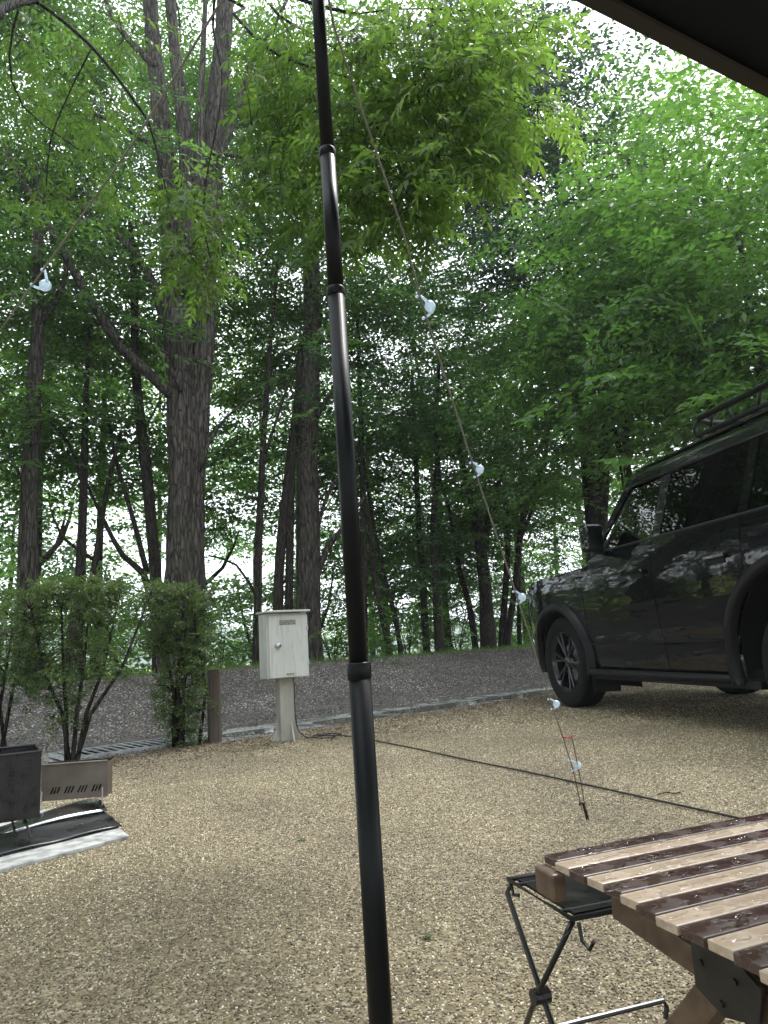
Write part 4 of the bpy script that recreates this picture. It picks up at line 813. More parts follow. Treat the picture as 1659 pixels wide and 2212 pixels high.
# ------------------------------------------------------------------ wooden slat table
hT = .36
def Z2(a, b): return ((1340+a*.4268)*.81, (2150+b*.4268)*.81)
tA = gp(*Z2(262, 303), hT); tB = gp(*Z2(1620, 1020), hT); ev = Vector((tB-tA)).normalized(); nv = Vector((-ev.y, ev.x, 0)); nv = (nv+ev*(-.02)).normalized()
slat_dir = (Matrix.Rotation(math.radians(4.0), 3, 'Z') @ nv).normalized()
tb = empty('slatted_table', (tA[0], tA[1], 0), 0, 'low camp table with wet alternating dark and pale wooden slats', 'table')
def wood(name, c1, c2):
    m, t, out = nm(name); b = N(t, 'ShaderNodeBsdfPrincipled', i_Roughness=.3); b.inputs['Coat Weight'].default_value = .6; b.inputs['Coat Roughness'].default_value = .08
    tc = N(t, 'ShaderNodeTexCoord'); mp = N(t, 'ShaderNodeMapping'); mp.inputs['Scale'].default_value = (2, 26, 26); t.links.new(tc.outputs['Object'], mp.inputs[0])
    n = N(t, 'ShaderNodeTexNoise', i_Scale=2.5, i_Detail=6, i_Distortion=.6); t.links.new(mp.outputs[0], n.inputs[0]); t.links.new(ramp(t, n.outputs[0], [(.3, c1), (.7, c2)]), b.inputs['Base Color'])
    n2 = N(t, 'ShaderNodeTexNoise', i_Scale=38, i_Detail=2); t.links.new(tc.outputs['Object'], n2.inputs[0]); t.links.new(ramp(t, n2.outputs[0], [(.42, g3(.06)), (.6, g3(.4))]), b.inputs['Roughness'])
    bp = N(t, 'ShaderNodeBump', i_Strength=.5, i_Distance=.002); t.links.new(n2.outputs[0], bp.inputs['Height']); t.links.new(bp.outputs[0], b.inputs['Coat Normal'])
    t.links.new(b.outputs[0], out.inputs[0]); return m
M_WD = wood('dark_slat', (.034, .018, .016), (.08, .045, .04)); M_WL = wood('pale_slat', (.37, .28, .205), (.54, .43, .33)); M_WM = pmat('brown_frame_wood', (.08, .05, .035), rough=.45, noise_scale=4, col2=(.14, .09, .06), stretch=(1, 12, 12))
NS = 17; pitch_ = .62/NS*.93; pts2 = [(265, 305), (345, 350), (435, 400), (540, 450), (640, 505), (755, 570), (880, 630), (1010, 685), (1145, 765), (1290, 840), (1450, 925), (1620, 1020)]
ss = [float(Vector(gp(*Z2(a, b), hT)-tA).dot(ev)) for a, b in pts2]; pitch_ = (ss[-1]-ss[0])/11
zang = math.atan2(slat_dir.y, slat_dir.x); SLx = Matrix.Rotation(zang, 3, 'Z'); SW = pitch_*.9*abs(slat_dir.cross(ev).z)
wet = G(); slats = []
for k in range(NS):
    s0 = pitch_*(k+.47); c0 = ev*s0; ln = .82; st_off = .004*math.sin(k*5.1)-(.0)
    o = G().box((ln/2+st_off, 0, 0), (ln, SW, .010)).make('slat', M_WD if k % 2 == 0 else M_WL, tb, bevel=.0012, loc=(c0.x, c0.y, hT-.005)); o.rotation_euler = (0, 0, zang)
    # beads and runs of rain water
    for j in range(62):
        xx = rng.uniform(.01, ln-.02); yy = rng.uniform(-.42, .42)*SW; run = rng.uniform() < .35; L = rng.uniform(.007, .024) if run else rng.uniform(.002, .005); wd = rng.uniform(.0018, .0034); hh = rng.uniform(.0008, .0016)
        ph = rng.uniform(0, 6); cc = c0+SLx @ Vector((xx, yy, 0)); bi = len(wet.v); nk = 8
        for ring_, (sc2, zz_) in enumerate(((1, 0), (.8, .65), (.4, .95))):
            for q_ in range(nk):
                a = 2*math.pi*q_/nk; lx = math.cos(a)*L*sc2; ly = math.sin(a)*wd*sc2+(math.sin(lx*260+ph)*.0018 if run else 0)
                ly = max(-.47*SW-yy, min(.47*SW-yy, ly)); v = cc+SLx @ Vector((lx, ly, 0)); wet.v.append((v.x, v.y, hT+.0004+hh*zz_))
        for ring_ in range(2):
            for q_ in range(nk): wet.f.append((bi+ring_*nk+q_, bi+ring_*nk+(q_+1) % nk, bi+(ring_+1)*nk+(q_+1) % nk, bi+(ring_+1)*nk+q_))
        wet.f.append(tuple(bi+2*nk+q_ for q_ in range(nk)))
M_DROP = pmat('rain_water', (1, 1, 1), rough=.03, trans=1, ior=1.2, spec=1)
wet.make('water_beads', M_DROP, tb, smooth=True, kind='stuff')
def TP(s, n_, z): v = ev*s+slat_dir*n_; return Vector((v.x, v.y, z))
DEP = pitch_*NS
G().beam(TP(.0, .10, hT-.024), TP(DEP-.01, .10, hT-.024), .022, .026).make('end_rail', M_WM, tb, bevel=.003); G().beam(TP(.0, -.008, hT-.028), TP(.05, -.008, hT-.028), .02, .034).make('corner_block', M_WM, tb, bevel=.003)
G().beam(TP(.015, .72, hT-.03), TP(DEP-.01, .72, hT-.03), .022, .026).make('end_rail', M_WM, tb, bevel=.003)
M_WIRE0 = pmat('bolt_steel', (.05, .05, .05), rough=.4, metal=.6)
M_BRK = pmat('black_bracket', (.015, .014, .013), rough=.45, noise_scale=30, col2=(.03, .028, .025))
for n_ in (.08, .68):
    G().beam(TP(.07, n_-.012 if n_ < .3 else n_, .306), TP(.42, n_-.012 if n_ < .3 else n_, .282), .022, .032).make('under_rail', M_WM, tb, bevel=.003)
    G().beam(TP(.275, n_-.012 if n_ < .3 else n_+.022, .30), TP(-.0, n_-.022 if n_ < .3 else n_+.022, 0.01), .026, .034).make('leg', M_WM, tb, bevel=.003)
    G().beam(TP(.28, n_+.012 if n_ < .3 else n_+.022, .28), TP(.60, n_-.022 if n_ < .3 else n_+.022, 0.01), .026, .034).make('leg', M_WM, tb, bevel=.003)
    nb = n_-.032 if n_ < .3 else n_+.04
    G().prism([TP(.235, nb, .322), TP(.295, nb, .33), TP(.335, nb, .31), TP(.325, nb, .275), TP(.275, nb, .262), TP(.235, nb, .275)], slat_dir*.005).make('bracket', M_BRK, tb, bevel=.001)
    for q_ in ((.25, .305), (.30, .305), (.275, .275)): G().tube([TP(q_[0], nb-.003, q_[1]), TP(q_[0], nb+.001, q_[1])], .0035, n=8).make('bolt', M_WIRE0, tb)
G().tube([TP(.27, .05, .27), TP(.27, .70, .27)], .006, n=8).make('cross_bar', M_BRK, tb)
# ------------------------------------------------------------------ black wire rack beside the table
zR = .27; rA = Vector(gp(1098, 1900, zR)); rB = Vector(gp(1235, 1985, zR)); rd = (rB-rA).normalized(); rn = Vector((-rd.y, rd.x, 0)); RL = (rB-rA).length; RW = .30
rk = empty('wire_rack', (rA.x, rA.y, 0), 0, 'folding black wire rack with a dark tray tucked under the table end', 'rack')
M_WIRE = pmat('black_wire', (.01, .01, .011), rough=.3, spec=.6)
def RP(s, n_, z): v = rd*s+rn*n_; return Vector((v.x, v.y, z))
wr = .0042
G().tube([RP(0, 0, zR), RP(RL, 0, zR), RP(RL, RW, zR), RP(0, RW, zR)], wr, n=8, closed=True).tube([RP(.03, 0, zR), RP(.03, RW, zR)], .003, n=6).tube([RP(RL-.03, 0, zR), RP(RL-.03, RW, zR)], .003, n=6).make('top_frame', M_WIRE, rk, smooth=True)
G().prism([RP(.012, .012, zR-.002), RP(RL-.012, .012, zR-.002), RP(RL-.012, RW-.012, zR-.002), RP(.012, RW-.012, zR-.002)], (0, 0, .004)).make('tray', pmat('dark_tray', (.006, .006, .006), rough=.25, spec=.2, noise_scale=14, col2=(.012, .012, .012), rough2=.5), rk)
for n_ in (0.004, RW-.004):
    sg = -1 if n_ < .1 else 1
    G().tube([RP(.004, n_, zR-.004), RP(.0, n_+sg*.008, zR-.02), RP(RL*.5, n_+sg*.01, .137), RP(RL+.0, n_+sg*.01, .012), RP(RL, n_-sg*.01, .006)], wr, n=8).make('leg', M_WIRE, rk, smooth=True)
    G().tube([RP(RL-.004, n_, zR-.004), RP(RL, n_+sg*.016, zR-.02), RP(RL*.5, n_+sg*.02, .137), RP(0, n_+sg*.02, .012), RP(0, n_-sg*.01, .006)], wr, n=8).make('leg', M_WIRE, rk, smooth=True)
    G().tube([RP(RL*.5, n_+sg*.0, .137), RP(RL*.5, n_+sg*.026, .137)], .011, n=12).make('pivot', M_BRK, rk)
for s_ in (0.0, RL): G().tube([RP(s_, -.01, .04), RP(s_, RW-.03, .04), RP(s_, RW-.025, .03), RP(s_, RW-.03, .012)], wr, n=8).make('foot_bar', M_WIRE, rk)
G().tube([RP(RL, .01, zR-.006), RP(RL+.005, .01, zR-.028), RP(RL+.02, .012, zR-.034), RP(RL+.028, .014, zR-.022)], .003, n=6).make('hook', M_WIRE, rk); G().tube([RP(0, .004, zR-.005), RP(.006, .004, zR-.022), RP(.018, .008, zR-.02)], .003, n=6).make('hook', M_WIRE, rk)
# ------------------------------------------------------------------ the car
CAR_O = (2.4875, 6.9585, 0.); CAR_H = math.radians(12.57)
car = empty('parked_car', CAR_O, math.pi/2+CAR_H, 'black off road car with roof rack parked at the right', 'car')
def paint():
    m, t, out = nm('black_car_paint'); b = N(t, 'ShaderNodeBsdfPrincipled', i_Roughness=.04); b.inputs['Base Color'].default_value = (.002, .0021, .0025, 1); b.inputs['Coat Weight'].default_value = .15; b.inputs['Coat Roughness'].default_value = .02; b.inputs['Specular IOR Level'].default_value = .5
    tc = N(t, 'ShaderNodeTexCoord'); n = N(t, 'ShaderNodeTexNoise', i_Scale=4.5, i_Detail=2); mp = N(t, 'ShaderNodeMapping'); mp.inputs['Scale'].default_value = (.45, .6, 2.2); t.links.new(tc.outputs['Object'], mp.inputs[0]); t.links.new(mp.outputs[0], n.inputs[0])
    n2 = N(t, 'ShaderNodeTexNoise', i_Scale=130, i_Detail=1); t.links.new(tc.outputs['Object'], n2.inputs[0]); r_ = ramp(t, n2.outputs[0], [(.58, g3(0)), (.66, g3(1))])
    b1 = N(t, 'ShaderNodeBump', i_Strength=.14, i_Distance=.05); t.links.new(n.outputs[0], b1.inputs['Height']); b2 = N(t, 'ShaderNodeBump', i_Strength=.06, i_Distance=.001); t.links.new(r_, b2.inputs['Height']); t.links.new(b1.outputs[0], b2.inputs['Normal'])
    t.links.new(b2.outputs[0], b.inputs['Normal']); t.links.new(b2.outputs[0], b.inputs['Coat Normal']); t.links.new(b.outputs[0], out.inputs[0]); return m
M_PAINT = paint(); M_PLASTIC = pmat('satin_black_plastic', (.009, .009, .010), rough=.42, spec=.22, bump=.1, bump_scale=200); M_TYRE = pmat('tyre_rubber', (.010, .010, .010), rough=.8, spec=.2, bump=.3, bump_scale=90); M_RIM = pmat('gloss_black_rim', (.012, .012, .013), rough=.2, coat=.5)
def glassm(name, tint, mixf):
    m, t, out = nm(name); gl_ = N(t, 'ShaderNodeBsdfGlossy', i_Roughness=.01); tr = N(t, 'ShaderNodeBsdfTransparent'); tr.inputs[0].default_value = tint+(1,); fr = N(t, 'ShaderNodeFresnel', i_IOR=1.5); ad = N(t, 'ShaderNodeMath', operation='ADD'); ad.inputs[1].default_value = mixf
    mxs = N(t, 'ShaderNodeMixShader'); t.links.new(fr.outputs[0], ad.inputs[0]); t.links.new(ad.outputs[0], mxs.inputs[0]); t.links.new(tr.outputs[0], mxs.inputs[1]); t.links.new(gl_.outputs[0], mxs.inputs[2]); t.links.new(mxs.outputs[0], out.inputs[0]); return m
M_GLASS = glassm('side_glass', (.8, .92, .87), .07); M_GLASST = glassm('privacy_glass', (.09, .1, .1), .0)
ZT = [.28, .42, .55, .575, .6, .9, 1.05, 1.2, 1.3, 1.76, 1.83, 1.87, 1.9]; YT = [.91, .935, .945, .938, .957, .985, .990, .972, .945, .815, .785, .75, .70]
def S(x, z):
    y = float(np.interp(z, ZT, YT)); t1 = max(0, (x-.15)/.7); t2 = max(0, (-3.3-x)/.6); return y*(1-.10*t1**2.4)*(1-.06*t2**2)
def zhood(x): return float(np.interp(x, [-.62, .3, .62, .76, .82], [1.205, 1.185, 1.15, 1.09, .99]))
RAx = -2.94
def ARC(c): return (.475, .40) if c == 0 else (.575, .41)
def zlo(x):
    z = .33
    for cx_ in (0, RAx):
        r, zc = ARC(cx_)
        if abs(x-cx_) < r: z = max(z, zc+math.sqrt(r*r-(x-cx_)**2))
    return z
def side(name, x0, x1, zhi, par, sgn, mat=None, nz=16):
    xs = set(np.linspace(x0, x1, max(3, int(abs(x1-x0)/.05))))
    for cx_ in (0, RAx):
        for a in np.linspace(0, math.pi, 30):
            q_ = cx_+(ARC(cx_)[0]-.0001)*math.cos(a)
            if min(x0, x1) < q_ < max(x0, x1): xs.add(q_)
        for q_ in (cx_-ARC(cx_)[0]-.0001, cx_+ARC(cx_)[0]+.0001):
            if min(x0, x1) < q_ < max(x0, x1): xs.add(q_)
    xs = sorted(xs); g = G()
    vv = [0, .03, .1, .16, .2, .23, .26, .3, .36, .44, .52, .6, .68, .76, .84, .9, .95, 1]
    def fn(x, v):
        a = zlo(x); b_ = zhi(x) if callable(zhi) else zhi; z = a+(b_-a)*v; return x, sgn*S(x, z), z
    g.grid(fn, xs, vv); o = g.make(name, mat or M_PAINT, par, smooth=True, solid=.018, off=sgn); md = o.modifiers.new('e', 'EDGE_SPLIT'); md.split_angle = math.radians(40); return o
for sgn in (1, -1):
    side('front_wing', .80, -.555, lambda x: zhood(x)-.004, car, sgn)
    fd = side('front_door', -.563, -1.615, lambda x: 1.22+.08*min(1, max(0, (-.56-x)/.3)), car, sgn)
    rdr = side('rear_door', -1.623, -2.555, 1.3, car, sgn)
    side('rear_quarter', -2.563, -3.86, 1.3, car, sgn)
    def pan(name, poly, par, mat, off=0, th=.02, bev=0):
        g = G(); n = len(poly); a = [(x, sgn*(S(x, z)+off), z) for x, z in poly]; b_ = [(x, sgn*(S(x, z)+off-th), z) for x, z in poly]
        g.add(a+b_, [tuple(range(n)), tuple(range(2*n-1, n-1, -1))]+[(i, n+i, n+(i+1) % n, (i+1) % n) for i in range(n)]); return g.make(name, mat, par, bevel=bev)
    pan('a_pillar', [(-.70, 1.29), (-.80, 1.3), (-1.22, 1.765), (-1.13, 1.81), (-.98, 1.62)], car, M_PAINT)
    pan('b_pillar', [(-1.60, 1.3), (-1.70, 1.3), (-1.745, 1.765), (-1.645, 1.765)], car, M_PAINT, off=-.004)
    pan('c_pillar', [(-2.52, 1.3), (-2.60, 1.3), (-2.65, 1.765), (-2.57, 1.765)], car, M_PAINT, off=-.004)
    pan('d_pillar', [(-3.55, 1.3), (-3.86, 1.3), (-3.82, 1.765), (-3.52, 1.765)], car, M_PAINT)
    pan('door_window', [(-.90, 1.305), (-1.60, 1.305), (-1.645, 1.765), (-1.225, 1.765)], fd, M_GLASS, off=-.012, th=.004)
    pan('door_window', [(-1.70, 1.305), (-2.52, 1.305), (-2.57, 1.765), (-1.745, 1.765)], rdr, M_GLASST, off=-.012, th=.004)
    pan('quarter_window', [(-2.60, 1.305), (-3.55, 1.305), (-3.52, 1.765), (-2.65, 1.765)], car, M_GLASST, off=-.012, th=.004)
    pan('mirror_corner', [(-.80, 1.3), (-.91, 1.303), (-1.02, 1.43)], fd, M_PLASTIC, off=-.005)
    g = G(); xs = np.linspace(-1.13, -3.84, 24); g.grid(lambda x, v: (x, sgn*S(x, 1.757+.145*v), 1.757+.145*v+.0*x), xs, np.linspace(0, 1, 9)); g.make('roof_rail', M_PAINT, car, smooth=True, solid=.015, off=0)
    g = G(); g.grid(lambda x, v: (x, sgn*(S(x, 1.30)+.004-.012*v), 1.292+.02*v), np.linspace(-.72, -3.86, 20), [0, .5, 1]); g.make('belt_trim', M_PLASTIC, car, smooth=True, solid=.006)
    # door handles
    for (xh, pd) in ((-1.44, fd), (-2.34, rdr)):
        g = G(); g.box((xh, sgn*(S(xh, 1.07)+.022), 1.075), (.19, .022, .032)).make('door_handle', M_PAINT, pd, bevel=.008)
        G().box((xh, sgn*(S(xh, 1.05)+.004), 1.055), (.15, .014, .055)).make('handle_recess', M_PLASTIC, pd, bevel=.006)
    # wheel arch flares
    for cx_, nme in ((0, 'arch_flare'), (RAx, 'arch_flare')):
        g = G(); an = np.linspace(-.30, math.pi+.30, 44)
        def ff(a, v, cx_=cx_):
            # squared-off arch
            r_ = ARC(cx_)[0]-.007+[0, 0, .02, .065, .085][v]; px_ = cx_+r_*math.cos(a)*1.03; pz = ARC(cx_)[1]+r_*(math.sin(a)); pz = max(pz, .30); oy = [-.03, .035, .048, .04, .0][v]
            return px_, sgn*(min(S(min(px_, .78), max(.45, min(pz, 1.0))), S(cx_, .8))+oy), pz
        g.grid(ff, an, [0, 1, 2, 3, 4]); g.make(nme, M_PLASTIC, car, smooth=True)
        g = G(); g.grid(lambda a, v: (cx_+(ARC(cx_)[0]+.015)*math.cos(a), sgn*(.94-.42*v), ARC(cx_)[1]+(ARC(cx_)[0]+.015)*math.sin(a)), np.linspace(-.2, math.pi+.2, 24), [0, 1]); g.make('arch_liner', M_TYRE, car, smooth=True)
        G().box((cx_, sgn*.52, .58), (1.1, .01, .8)).make('inner_liner', M_TYRE, car)
    # sill tube
    G().tube([(-.50, sgn*.93, .335), (-.54, sgn*.965, .33), (-2.28, sgn*.965, .33), (-2.32, sgn*.93, .335)], .028, n=12).make('side_step', M_PLASTIC, car, smooth=True)
    G().box((-1.5, sgn*.9, .30), (2.0, .06, .05)).make('sill', M_PLASTIC, car)
    side_pts = [(x_, sgn*(S(x_, .56)+.002), .56) for x_ in np.linspace(-.56, -2.2, 20)]; G().tube(side_pts, .006, n=6).make('door_moulding', M_PLASTIC, car)
    # mirror
    mr = G(); mr.box((-.98, sgn*1.07, 1.40), (.11, .16, .23)); mo = mr.make('wing_mirror', M_PAINT, car, bevel=.03)
    G().box((-1.037, sgn*1.07, 1.40), (.006, .13, .19)).make('mirror_glass', pmat('mirror_glass', (.05, .055, .06), rough=.05, metal=1), mo, bevel=.003)
    G().beam((-.90, sgn*.93, 1.29), (-.97, sgn*1.04, 1.30), .07, .035).make('mirror_arm', M_PLASTIC, mo, bevel=.008)
    # mud flap
    G().box((-.53, sgn*.83, .27), (.015, .24, .22)).make('mud_flap', M_PLASTIC, car)
    # lights
    G().lathe([(0, .02), (.05, .018), (.075, .0), (.08, -.04)], c=(.80, sgn*.66, .93), axis='X', n=24).make('headlight', pmat('lamp_glass', (.4, .42, .45), rough=.05, metal=.3), car, smooth=True)
    # wheels
    for cx_ in (0, RAx):
        wh = bpy.data.objects.new('wheel', None); COL.objects.link(wh); wh.parent = car; wh.location = (cx_, sgn*.83, .405); wh.empty_display_size = .1
        prof = [(.262, -.10), (.29, -.118), (.335, -.128), (.375, -.125), (.395, -.108), (.405, -.085)]
        for yy in (-.06, -.03, 0, .03, .06): prof += [(.406, yy-.011), (.398, yy-.008), (.398, yy+.004), (.406, yy+.007)]
        prof += [(.405, .085), (.395, .108), (.375, .125), (.335, .128), (.29, .118), (.262, .10)]
        G().lathe(prof, axis='Y', n=64).make('tyre', M_TYRE, wh, smooth=True)
        G().lathe([(.265, -.1), (.255, -.09), (.25, .06), (.262, .11), (.270, .112), (.268, .10), (.24, .085)] if sgn > 0 else [(.265, .1), (.255, .09), (.25, -.06), (.262, -.11), (.270, -.112), (.268, -.10), (.24, -.085)], axis='Y', n=48).make('rim', M_RIM, wh, smooth=True)
        rm = [c for c in wh.children_recursive if c.name.startswith('rim')][0] if wh.children_recursive else [o for o in bpy.data.objects if o.parent == wh and o.name.startswith('rim')][0]
        for k in range(6):
            a = k*math.pi/3+.2; g = G()
            for da in (-.17, .17): g.beam((.05*math.cos(a), sgn*.075, .05*math.sin(a)), (.258*math.cos(a+da), sgn*.092, .258*math.sin(a+da)), .022, .03, up=(0, 1, 0))
            g.make('spoke', M_RIM, wh, bevel=.004)
        G().lathe([(0, .095*sgn), (.03, .093*sgn), (.065, .08*sgn), (.07, .04*sgn)], axis='Y', n=24).make('hub', M_RIM, wh, smooth=True)
        G().lathe([(0, .0), (.17, .0), (.17, .02), (0, .02)], axis='Y', n=32).make('brake_disc', M_STEEL, wh)
# bonnet, windscreen, roof, ends
g = G(); xs = [-.62, -.4, -.1, .2, .45, .62, .70, .76, .80, .82]; vs = np.linspace(-1, 1, 25)
g.grid(lambda x, v: (x, v*S(x, min(1.2, zhood(x)))*.999, zhood(x)+.03*(1-abs(v)**3)+(.012 if abs(v) < .62 and x < .6 else 0)), xs, vs); g.make('bonnet', M_PAINT, car, smooth=True, solid=.01)
g = G(); g.grid(lambda v, u: (-.62-.60*u-.0, v*(.86-.11*u), 1.215+.655*u+.03*(1-v*v)*u+0), np.linspace(-1, 1, 13), np.linspace(0, 1, 9)); g.make('windscreen', M_GLASS, car, smooth=True)
g = G(); g.grid(lambda x, v: (x, v*.705, 1.9+.035*(1-v*v)+.02*math.sin(min(1, (-1.15-x)/1.2)*1.57)), np.linspace(-1.15, -3.84, 20), np.linspace(-1, 1, 11)); g.make('roof', M_PAINT, car, smooth=True, solid=.02)
g = G(); g.grid(lambda v, z: (.80-.10*abs(v)**5+.05*(z < .75), v*S(.8, max(.5, z)), z), np.linspace(-1, 1, 21), [.40, .5, .62, .74, .76, .9, 1.0]); g.make('front_bumper', M_PLASTIC, car, smooth=False)
G().box((.79, 0, .88), (.05, 1.1, .16)).make('grille', M_PLASTIC, car, bevel=.01)
g = G(); g.grid(lambda v, z: (-3.86+.0*v, v*S(-3.86, z), z), np.linspace(-1, 1, 9), [.4, .6, .9, 1.2, 1.3, 1.76, 1.9]); g.make('tailgate', M_PAINT, car)
G().lathe([(0, 0), (.38, 0), (.40, -.05), (.40, -.2), (.36, -.22)], c=(-3.87, 0, 1.0), axis='X', n=32).make('spare_wheel', M_TYRE, car)
G().box((-1.55, 0, .37), (4.2, 1.0, .12)).box((-1.5, 0, .35), (1.9, 1.74, .06)).make('underbody', M_TYRE, car)
G().tube([(0, -.8, .4), (0, .8, .4)], .05, n=8).tube([(RAx, -.8, .4), (RAx, .8, .4)], .05, n=8).make('axle', M_TYRE, car)
# interior
M_INT = pmat('dark_interior', (.02, .02, .022), rough=.7)
G().box((-1.0, 0, 1.17), (.35, 1.6, .16)).make('dashboard', M_INT, car, bevel=.04)
for y in (.42, -.42):
    G().box((-1.75, y, .95), (.5, .5, .16)).box((-2.02, y, 1.2), (.14, .5, .55), R=Matrix.Rotation(-.2, 3, 'Y')).make('seat', M_INT, car, bevel=.05); G().box((-2.12, y, 1.56), (.10, .27, .2)).make('headrest', M_INT, car, bevel=.04)
G().box((-2.95, 0, 1.15), (.14, 1.35, .6), R=Matrix.Rotation(-.2, 3, 'Y')).make('rear_seat', M_INT, car, bevel=.05)
G().tube([(-1.33+.08*math.sin(a)*.5, .42+.19*math.cos(a), 1.25+.17*math.sin(a)) for a in np.linspace(0, 2*math.pi, 24)[:-1]], .014, n=8, closed=True).make('steering_wheel', M_INT, car)
# roof rack
rr_ = empty('roof_rack', (0, 0, 0)); rr_.parent = car
def RT(pts, r, nme, closed=False): return G().tube(pts, r, n=10, closed=closed).make(nme, M_PLASTIC, rr_, smooth=True)
x0, x1, yw = -1.93, -3.62, .66
RT([(x0+.06, -yw+.12, 2.09), (x0+.0, -yw, 2.10), (x1, -yw, 2.10), (x1, yw, 2.10), (x0-.0, yw, 2.10), (x0+.06, yw-.12, 2.09)], .021, 'upper_rail', True)
RT([(x0+.08, -yw+.12, 1.985), (x0+.04, -yw, 1.985), (x1, -yw, 1.985), (x1, yw, 1.985), (x0+.04, yw, 1.985), (x0+.08, yw-.12, 1.985)], .017, 'lower_rail', True)
for y in (-yw, yw):
    for k in range(8): x = x0-.10-k*.235; RT([(x, y, 1.985), (x+.05*(1 if k % 2 else -1), y, 2.10)], .010, 'upright')
    RT([(x0+.04, y, 1.985), (x0+.07, y, 2.04), (x0, y, 2.10)], .015, 'upright')
for k in range(9): x = x0-.06-k*.21; G().box((x, 0, 1.99), (.055, 2*yw-.02, .018)).make('cross_slat', M_PLASTIC, rr_, bevel=.003)
for k in range(3):
    for y in (-yw+.02, yw-.02): G().box((x0-.2-k*.7, y, 1.945), (.06, .03, .07)).make('mount', M_PLASTIC, rr_)
# ------------------------------------------------------------------ loose stuff: gravel stones, litter, grass
def gravel(name, region, density, r0, r1, mat, seed, flat=.65, zfun=True, dens_noise=0):
    """region: list of (s, d) quads in drain coordinates or xy polygon"""
    g = G(); (xa, xb, ya, yb) = region; nx = max(2, int((xb-xa)/.25)); ny = max(2, int((yb-ya)/.25))
    xs = np.linspace(xa, xb, nx+1); ys = np.linspace(ya, yb, ny+1)
    for i in range(nx):
        for j in range(ny):
            cx_, cy_ = (xs[i]+xs[i+1])/2, (ys[j]+ys[j+1])/2; d_ = dcoord(cx_, cy_)
            if zfun == 'yard' and d_ > -.42: continue
            if zfun == 'road' and (d_ < .5 or d_ > 4.0): continue
            wx = abs(cx_) - (.55*cy_+.15)
            if wx > .2: continue
            q_ = [(xs[i], ys[j]), (xs[i+1], ys[j]), (xs[i+1], ys[j+1]), (xs[i], ys[j+1])]
            g.add([(a, b_, gz(a, b_)+.0008) for a, b_ in q_], [(0, 1, 2, 3)])
    o = g.make(name, mat, kind='stuff')
    ng = bpy.data.node_groups.new(name, 'GeometryNodeTree'); ng.interface.new_socket('Geometry', in_out='INPUT', socket_type='NodeSocketGeometry'); ng.interface.new_socket('Geometry', in_out='OUTPUT', socket_type='NodeSocketGeometry')
    A = lambda k: ng.nodes.new(k)
    gi = A('NodeGroupInput'); go = A('NodeGroupOutput'); dp = A('GeometryNodeDistributePointsOnFaces'); dp.inputs['Density'].default_value = density; dp.inputs['Seed'].default_value = seed
    ico = A('GeometryNodeMeshIcoSphere'); ico.inputs['Radius'].default_value = 1; ico.inputs['Subdivisions'].default_value = 1
    sm = A('GeometryNodeSetMaterial'); sm.inputs['Material'].default_value = mat
    ip = A('GeometryNodeInstanceOnPoints'); rv = A('FunctionNodeRandomValue'); rv.data_type = 'FLOAT_VECTOR'; rv.inputs[0].default_value = (r0, r0*.8, r0*flat); rv.inputs[1].default_value = (r1, r1*.8, r1*flat)
    rr2 = A('FunctionNodeRandomValue'); rr2.data_type = 'FLOAT_VECTOR'; rr2.inputs[0].default_value = (-.5, -.5, 0); rr2.inputs[1].default_value = (.5, .5, 6.28)
    L = ng.links.new
    L(gi.outputs[0], dp.inputs['Mesh']); L(dp.outputs['Points'], ip.inputs['Points']); L(ico.outputs['Mesh'], sm.inputs['Geometry']); L(sm.outputs[0], ip.inputs['Instance']); L(rv.outputs[0], ip.inputs['Scale']); L(rr2.outputs[0], ip.inputs['Rotation']); L(ip.outputs[0], go.inputs[0])
    md = o.modifiers.new('gravel', 'NODES'); md.node_group = ng; return o
gravel('gravel', (-2.2, 2.2, 1.1, 3.0), 20000, .0016, .0040, M_STONE, 1, zfun='yard')
gravel('gravel', (-3.5, 3.5, 3.0, 5.5), 11000, .0020, .0046, M_STONE, 2, zfun='yard')
gravel('gravel', (-4.5, 6.5, 5.5, 10.0), 2600, .004, .009, M_STONE, 3, zfun='yard')
gravel('road_gravel', (-7, 6.5, 4.0, 15.0), 2200, .005, .013, M_STONE_R, 4, zfun='road')
def litter(name, n, pts_fn, size, mat, seed, zup=.004):
    r = np.random.default_rng(seed); P = pts_fn(r, n); n = len(P); Z = np.array([gz(a, b_) for a, b_ in P])+r.uniform(.002, .012, n)
    a = r.uniform(0, 6.28, n); ax = np.stack([np.cos(a), np.sin(a), r.normal(0, .25, n)], 1); sd_ = np.stack([-np.sin(a), np.cos(a), r.normal(0, .35, n)], 1); L = r.uniform(size*.6, size*1.3, (n, 1)); C0 = np.stack([P[:, 0], P[:, 1], Z], 1)
    V = np.stack([C0, C0+ax*L*.5+sd_*L*.22+[0, 0, .003], C0+ax*L, C0+ax*L*.5-sd_*L*.22+[0, 0, .004]], 1).reshape(-1, 3)
    return fast_mesh(name, V, leaf_faces(len(V)), mat, kind='stuff', tint=np.repeat(r.uniform(0, 1, n), 4))
M_LIT = leaf_mat('dead_leaf', (.035, .024, .018), (.26, .18, .13), (.03, .02, .01), (.1, .06, .03), trans=.15, rough=.5)
def rp_road(r, n): s = r.uniform(-7, 14, n); d = r.uniform(.3, 4.3, n); return np.stack([GO[0]+GU[0]*s+GN[0]*d, GO[1]+GU[1]*s+GN[1]*d], 1)
def rp_gut(r, n): s = r.uniform(-4, 5, n); d = -.3-np.abs(r.normal(0, .55, n)); d = np.where(r.uniform(size=n) < .06, r.uniform(-.38, .38, n), d); return np.stack([GO[0]+GU[0]*s+GN[0]*d, GO[1]+GU[1]*s+GN[1]*d], 1)
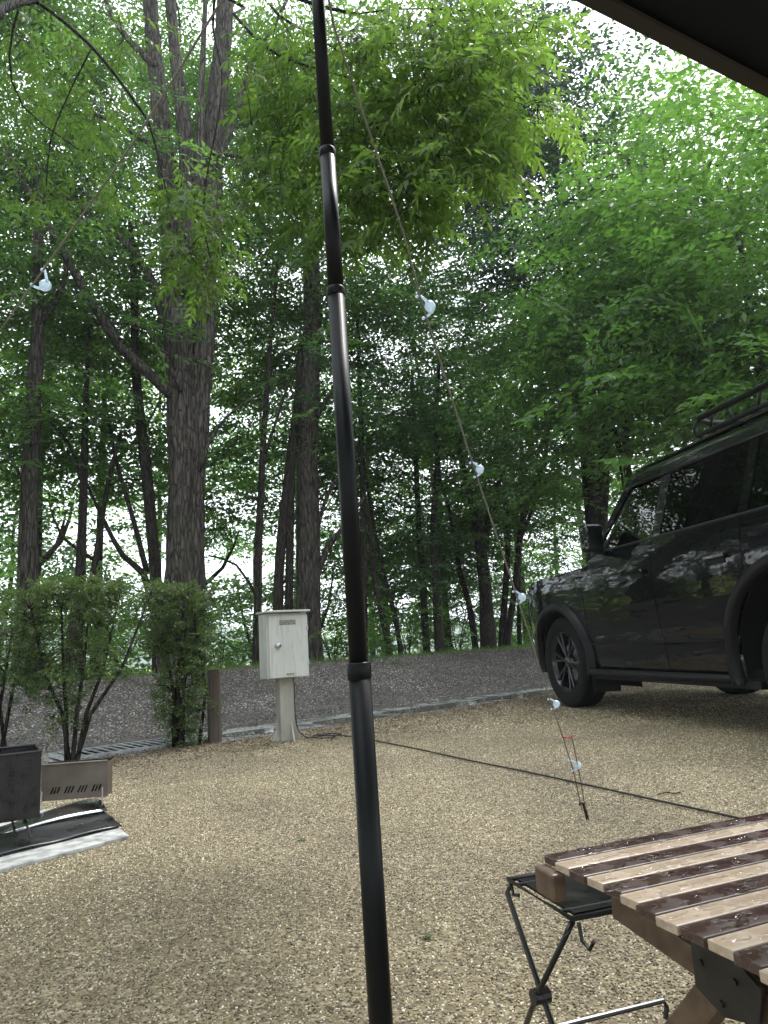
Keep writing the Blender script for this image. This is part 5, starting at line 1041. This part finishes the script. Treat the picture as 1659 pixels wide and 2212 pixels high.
litter('leaf_litter', 26000, rp_road, .028, M_LIT, 11); litter('leaf_litter', 13000, rp_gut, .02, M_LIT, 12)
def rp_yard(r, n): y = r.uniform(1.4, 6, n); return np.stack([r.uniform(-.55, .55, n)*y, y], 1)
litter('leaf_litter', 420, rp_yard, .014, M_LIT, 13)
def grass(name, n, s0, s1, d0, d1, h, mat, seed):
    r = np.random.default_rng(seed); s = r.uniform(s0, s1, n); d = r.normal((d0+d1)/2, (d1-d0)/3, n); x = GO[0]+GU[0]*s+GN[0]*d; y = GO[1]+GU[1]*s+GN[1]*d; z = np.array([zd(q_) for q_ in d])-.01
    a = r.uniform(0, 6.28, n); H = h*r.uniform(.4, 1.2, n); wv = .004; C0 = np.stack([x, y, z], 1); sd_ = np.stack([np.cos(a), np.sin(a), 0*a], 1)*wv; ln = np.stack([r.normal(0, .4, n)*H, r.normal(0, .4, n)*H, H], 1)
    V = np.stack([C0-sd_, C0+sd_, C0+ln*.6+sd_*.7, C0+ln], 1).reshape(-1, 3); return fast_mesh(name, V, leaf_faces(len(V)), mat, kind='stuff', tint=np.repeat(r.uniform(.2, 1, n), 4))
grass('grass_fringe', 16000, -7, 14, 3.7, 4.8, .09, LEAF_BRIGHT, 21)
# a few fallen green leaves and a twig on the gravel
for i, (x, y, lab) in enumerate([(640, 1815, 'fallen green leaf lying on the gravel left of the pole'), (935, 2025, 'fallen dark green leaf on the gravel right of the pole'), (1420, 1716, 'small fallen twig beside the cable')]):
    p = gp(x, y, .006)
    if i < 2:
        me_v = LV*.55*np.array([1, 1.6, .4]); o = G().add([tuple(v) for v in me_v], [tuple(f) for f in LF]).make('fallen_leaf', pmat('fallen_leaf_green', (.05, .08, .03), rough=.5), loc=(p[0], p[1], .009)); o.rotation_euler = (.1, 0, .5+i*2); tag(o, lab, 'leaf')
    else: tag(G().tube([(0, 0, 0), (.04, .01, .004), (.07, 0, 0), (.1, .012, .002)], .0022, n=5).make('fallen_twig', BARK2, loc=(p[0], p[1], .006)), lab, 'twig')
mh = bpy.data.materials.new('rain_haze'); mh.use_nodes = True; th_ = mh.node_tree; th_.nodes.clear(); oh = th_.nodes.new('ShaderNodeOutputMaterial'); pv = th_.nodes.new('ShaderNodeVolumePrincipled')
pv.inputs['Color'].default_value = (.86, .92, .97, 1); pv.inputs['Density'].default_value = .0012; pv.inputs['Anisotropy'].default_value = .3; th_.links.new(pv.outputs[0], oh.inputs['Volume'])
G().box((0, 0, 20), (1300, 1300, 52)).make('haze', mh, kind='stuff')
tot = sum(len(o.data.polygons) for o in bpy.data.objects if o.type == 'MESH'); print('POLYS', tot, 'OBJECTS', len(bpy.data.objects))
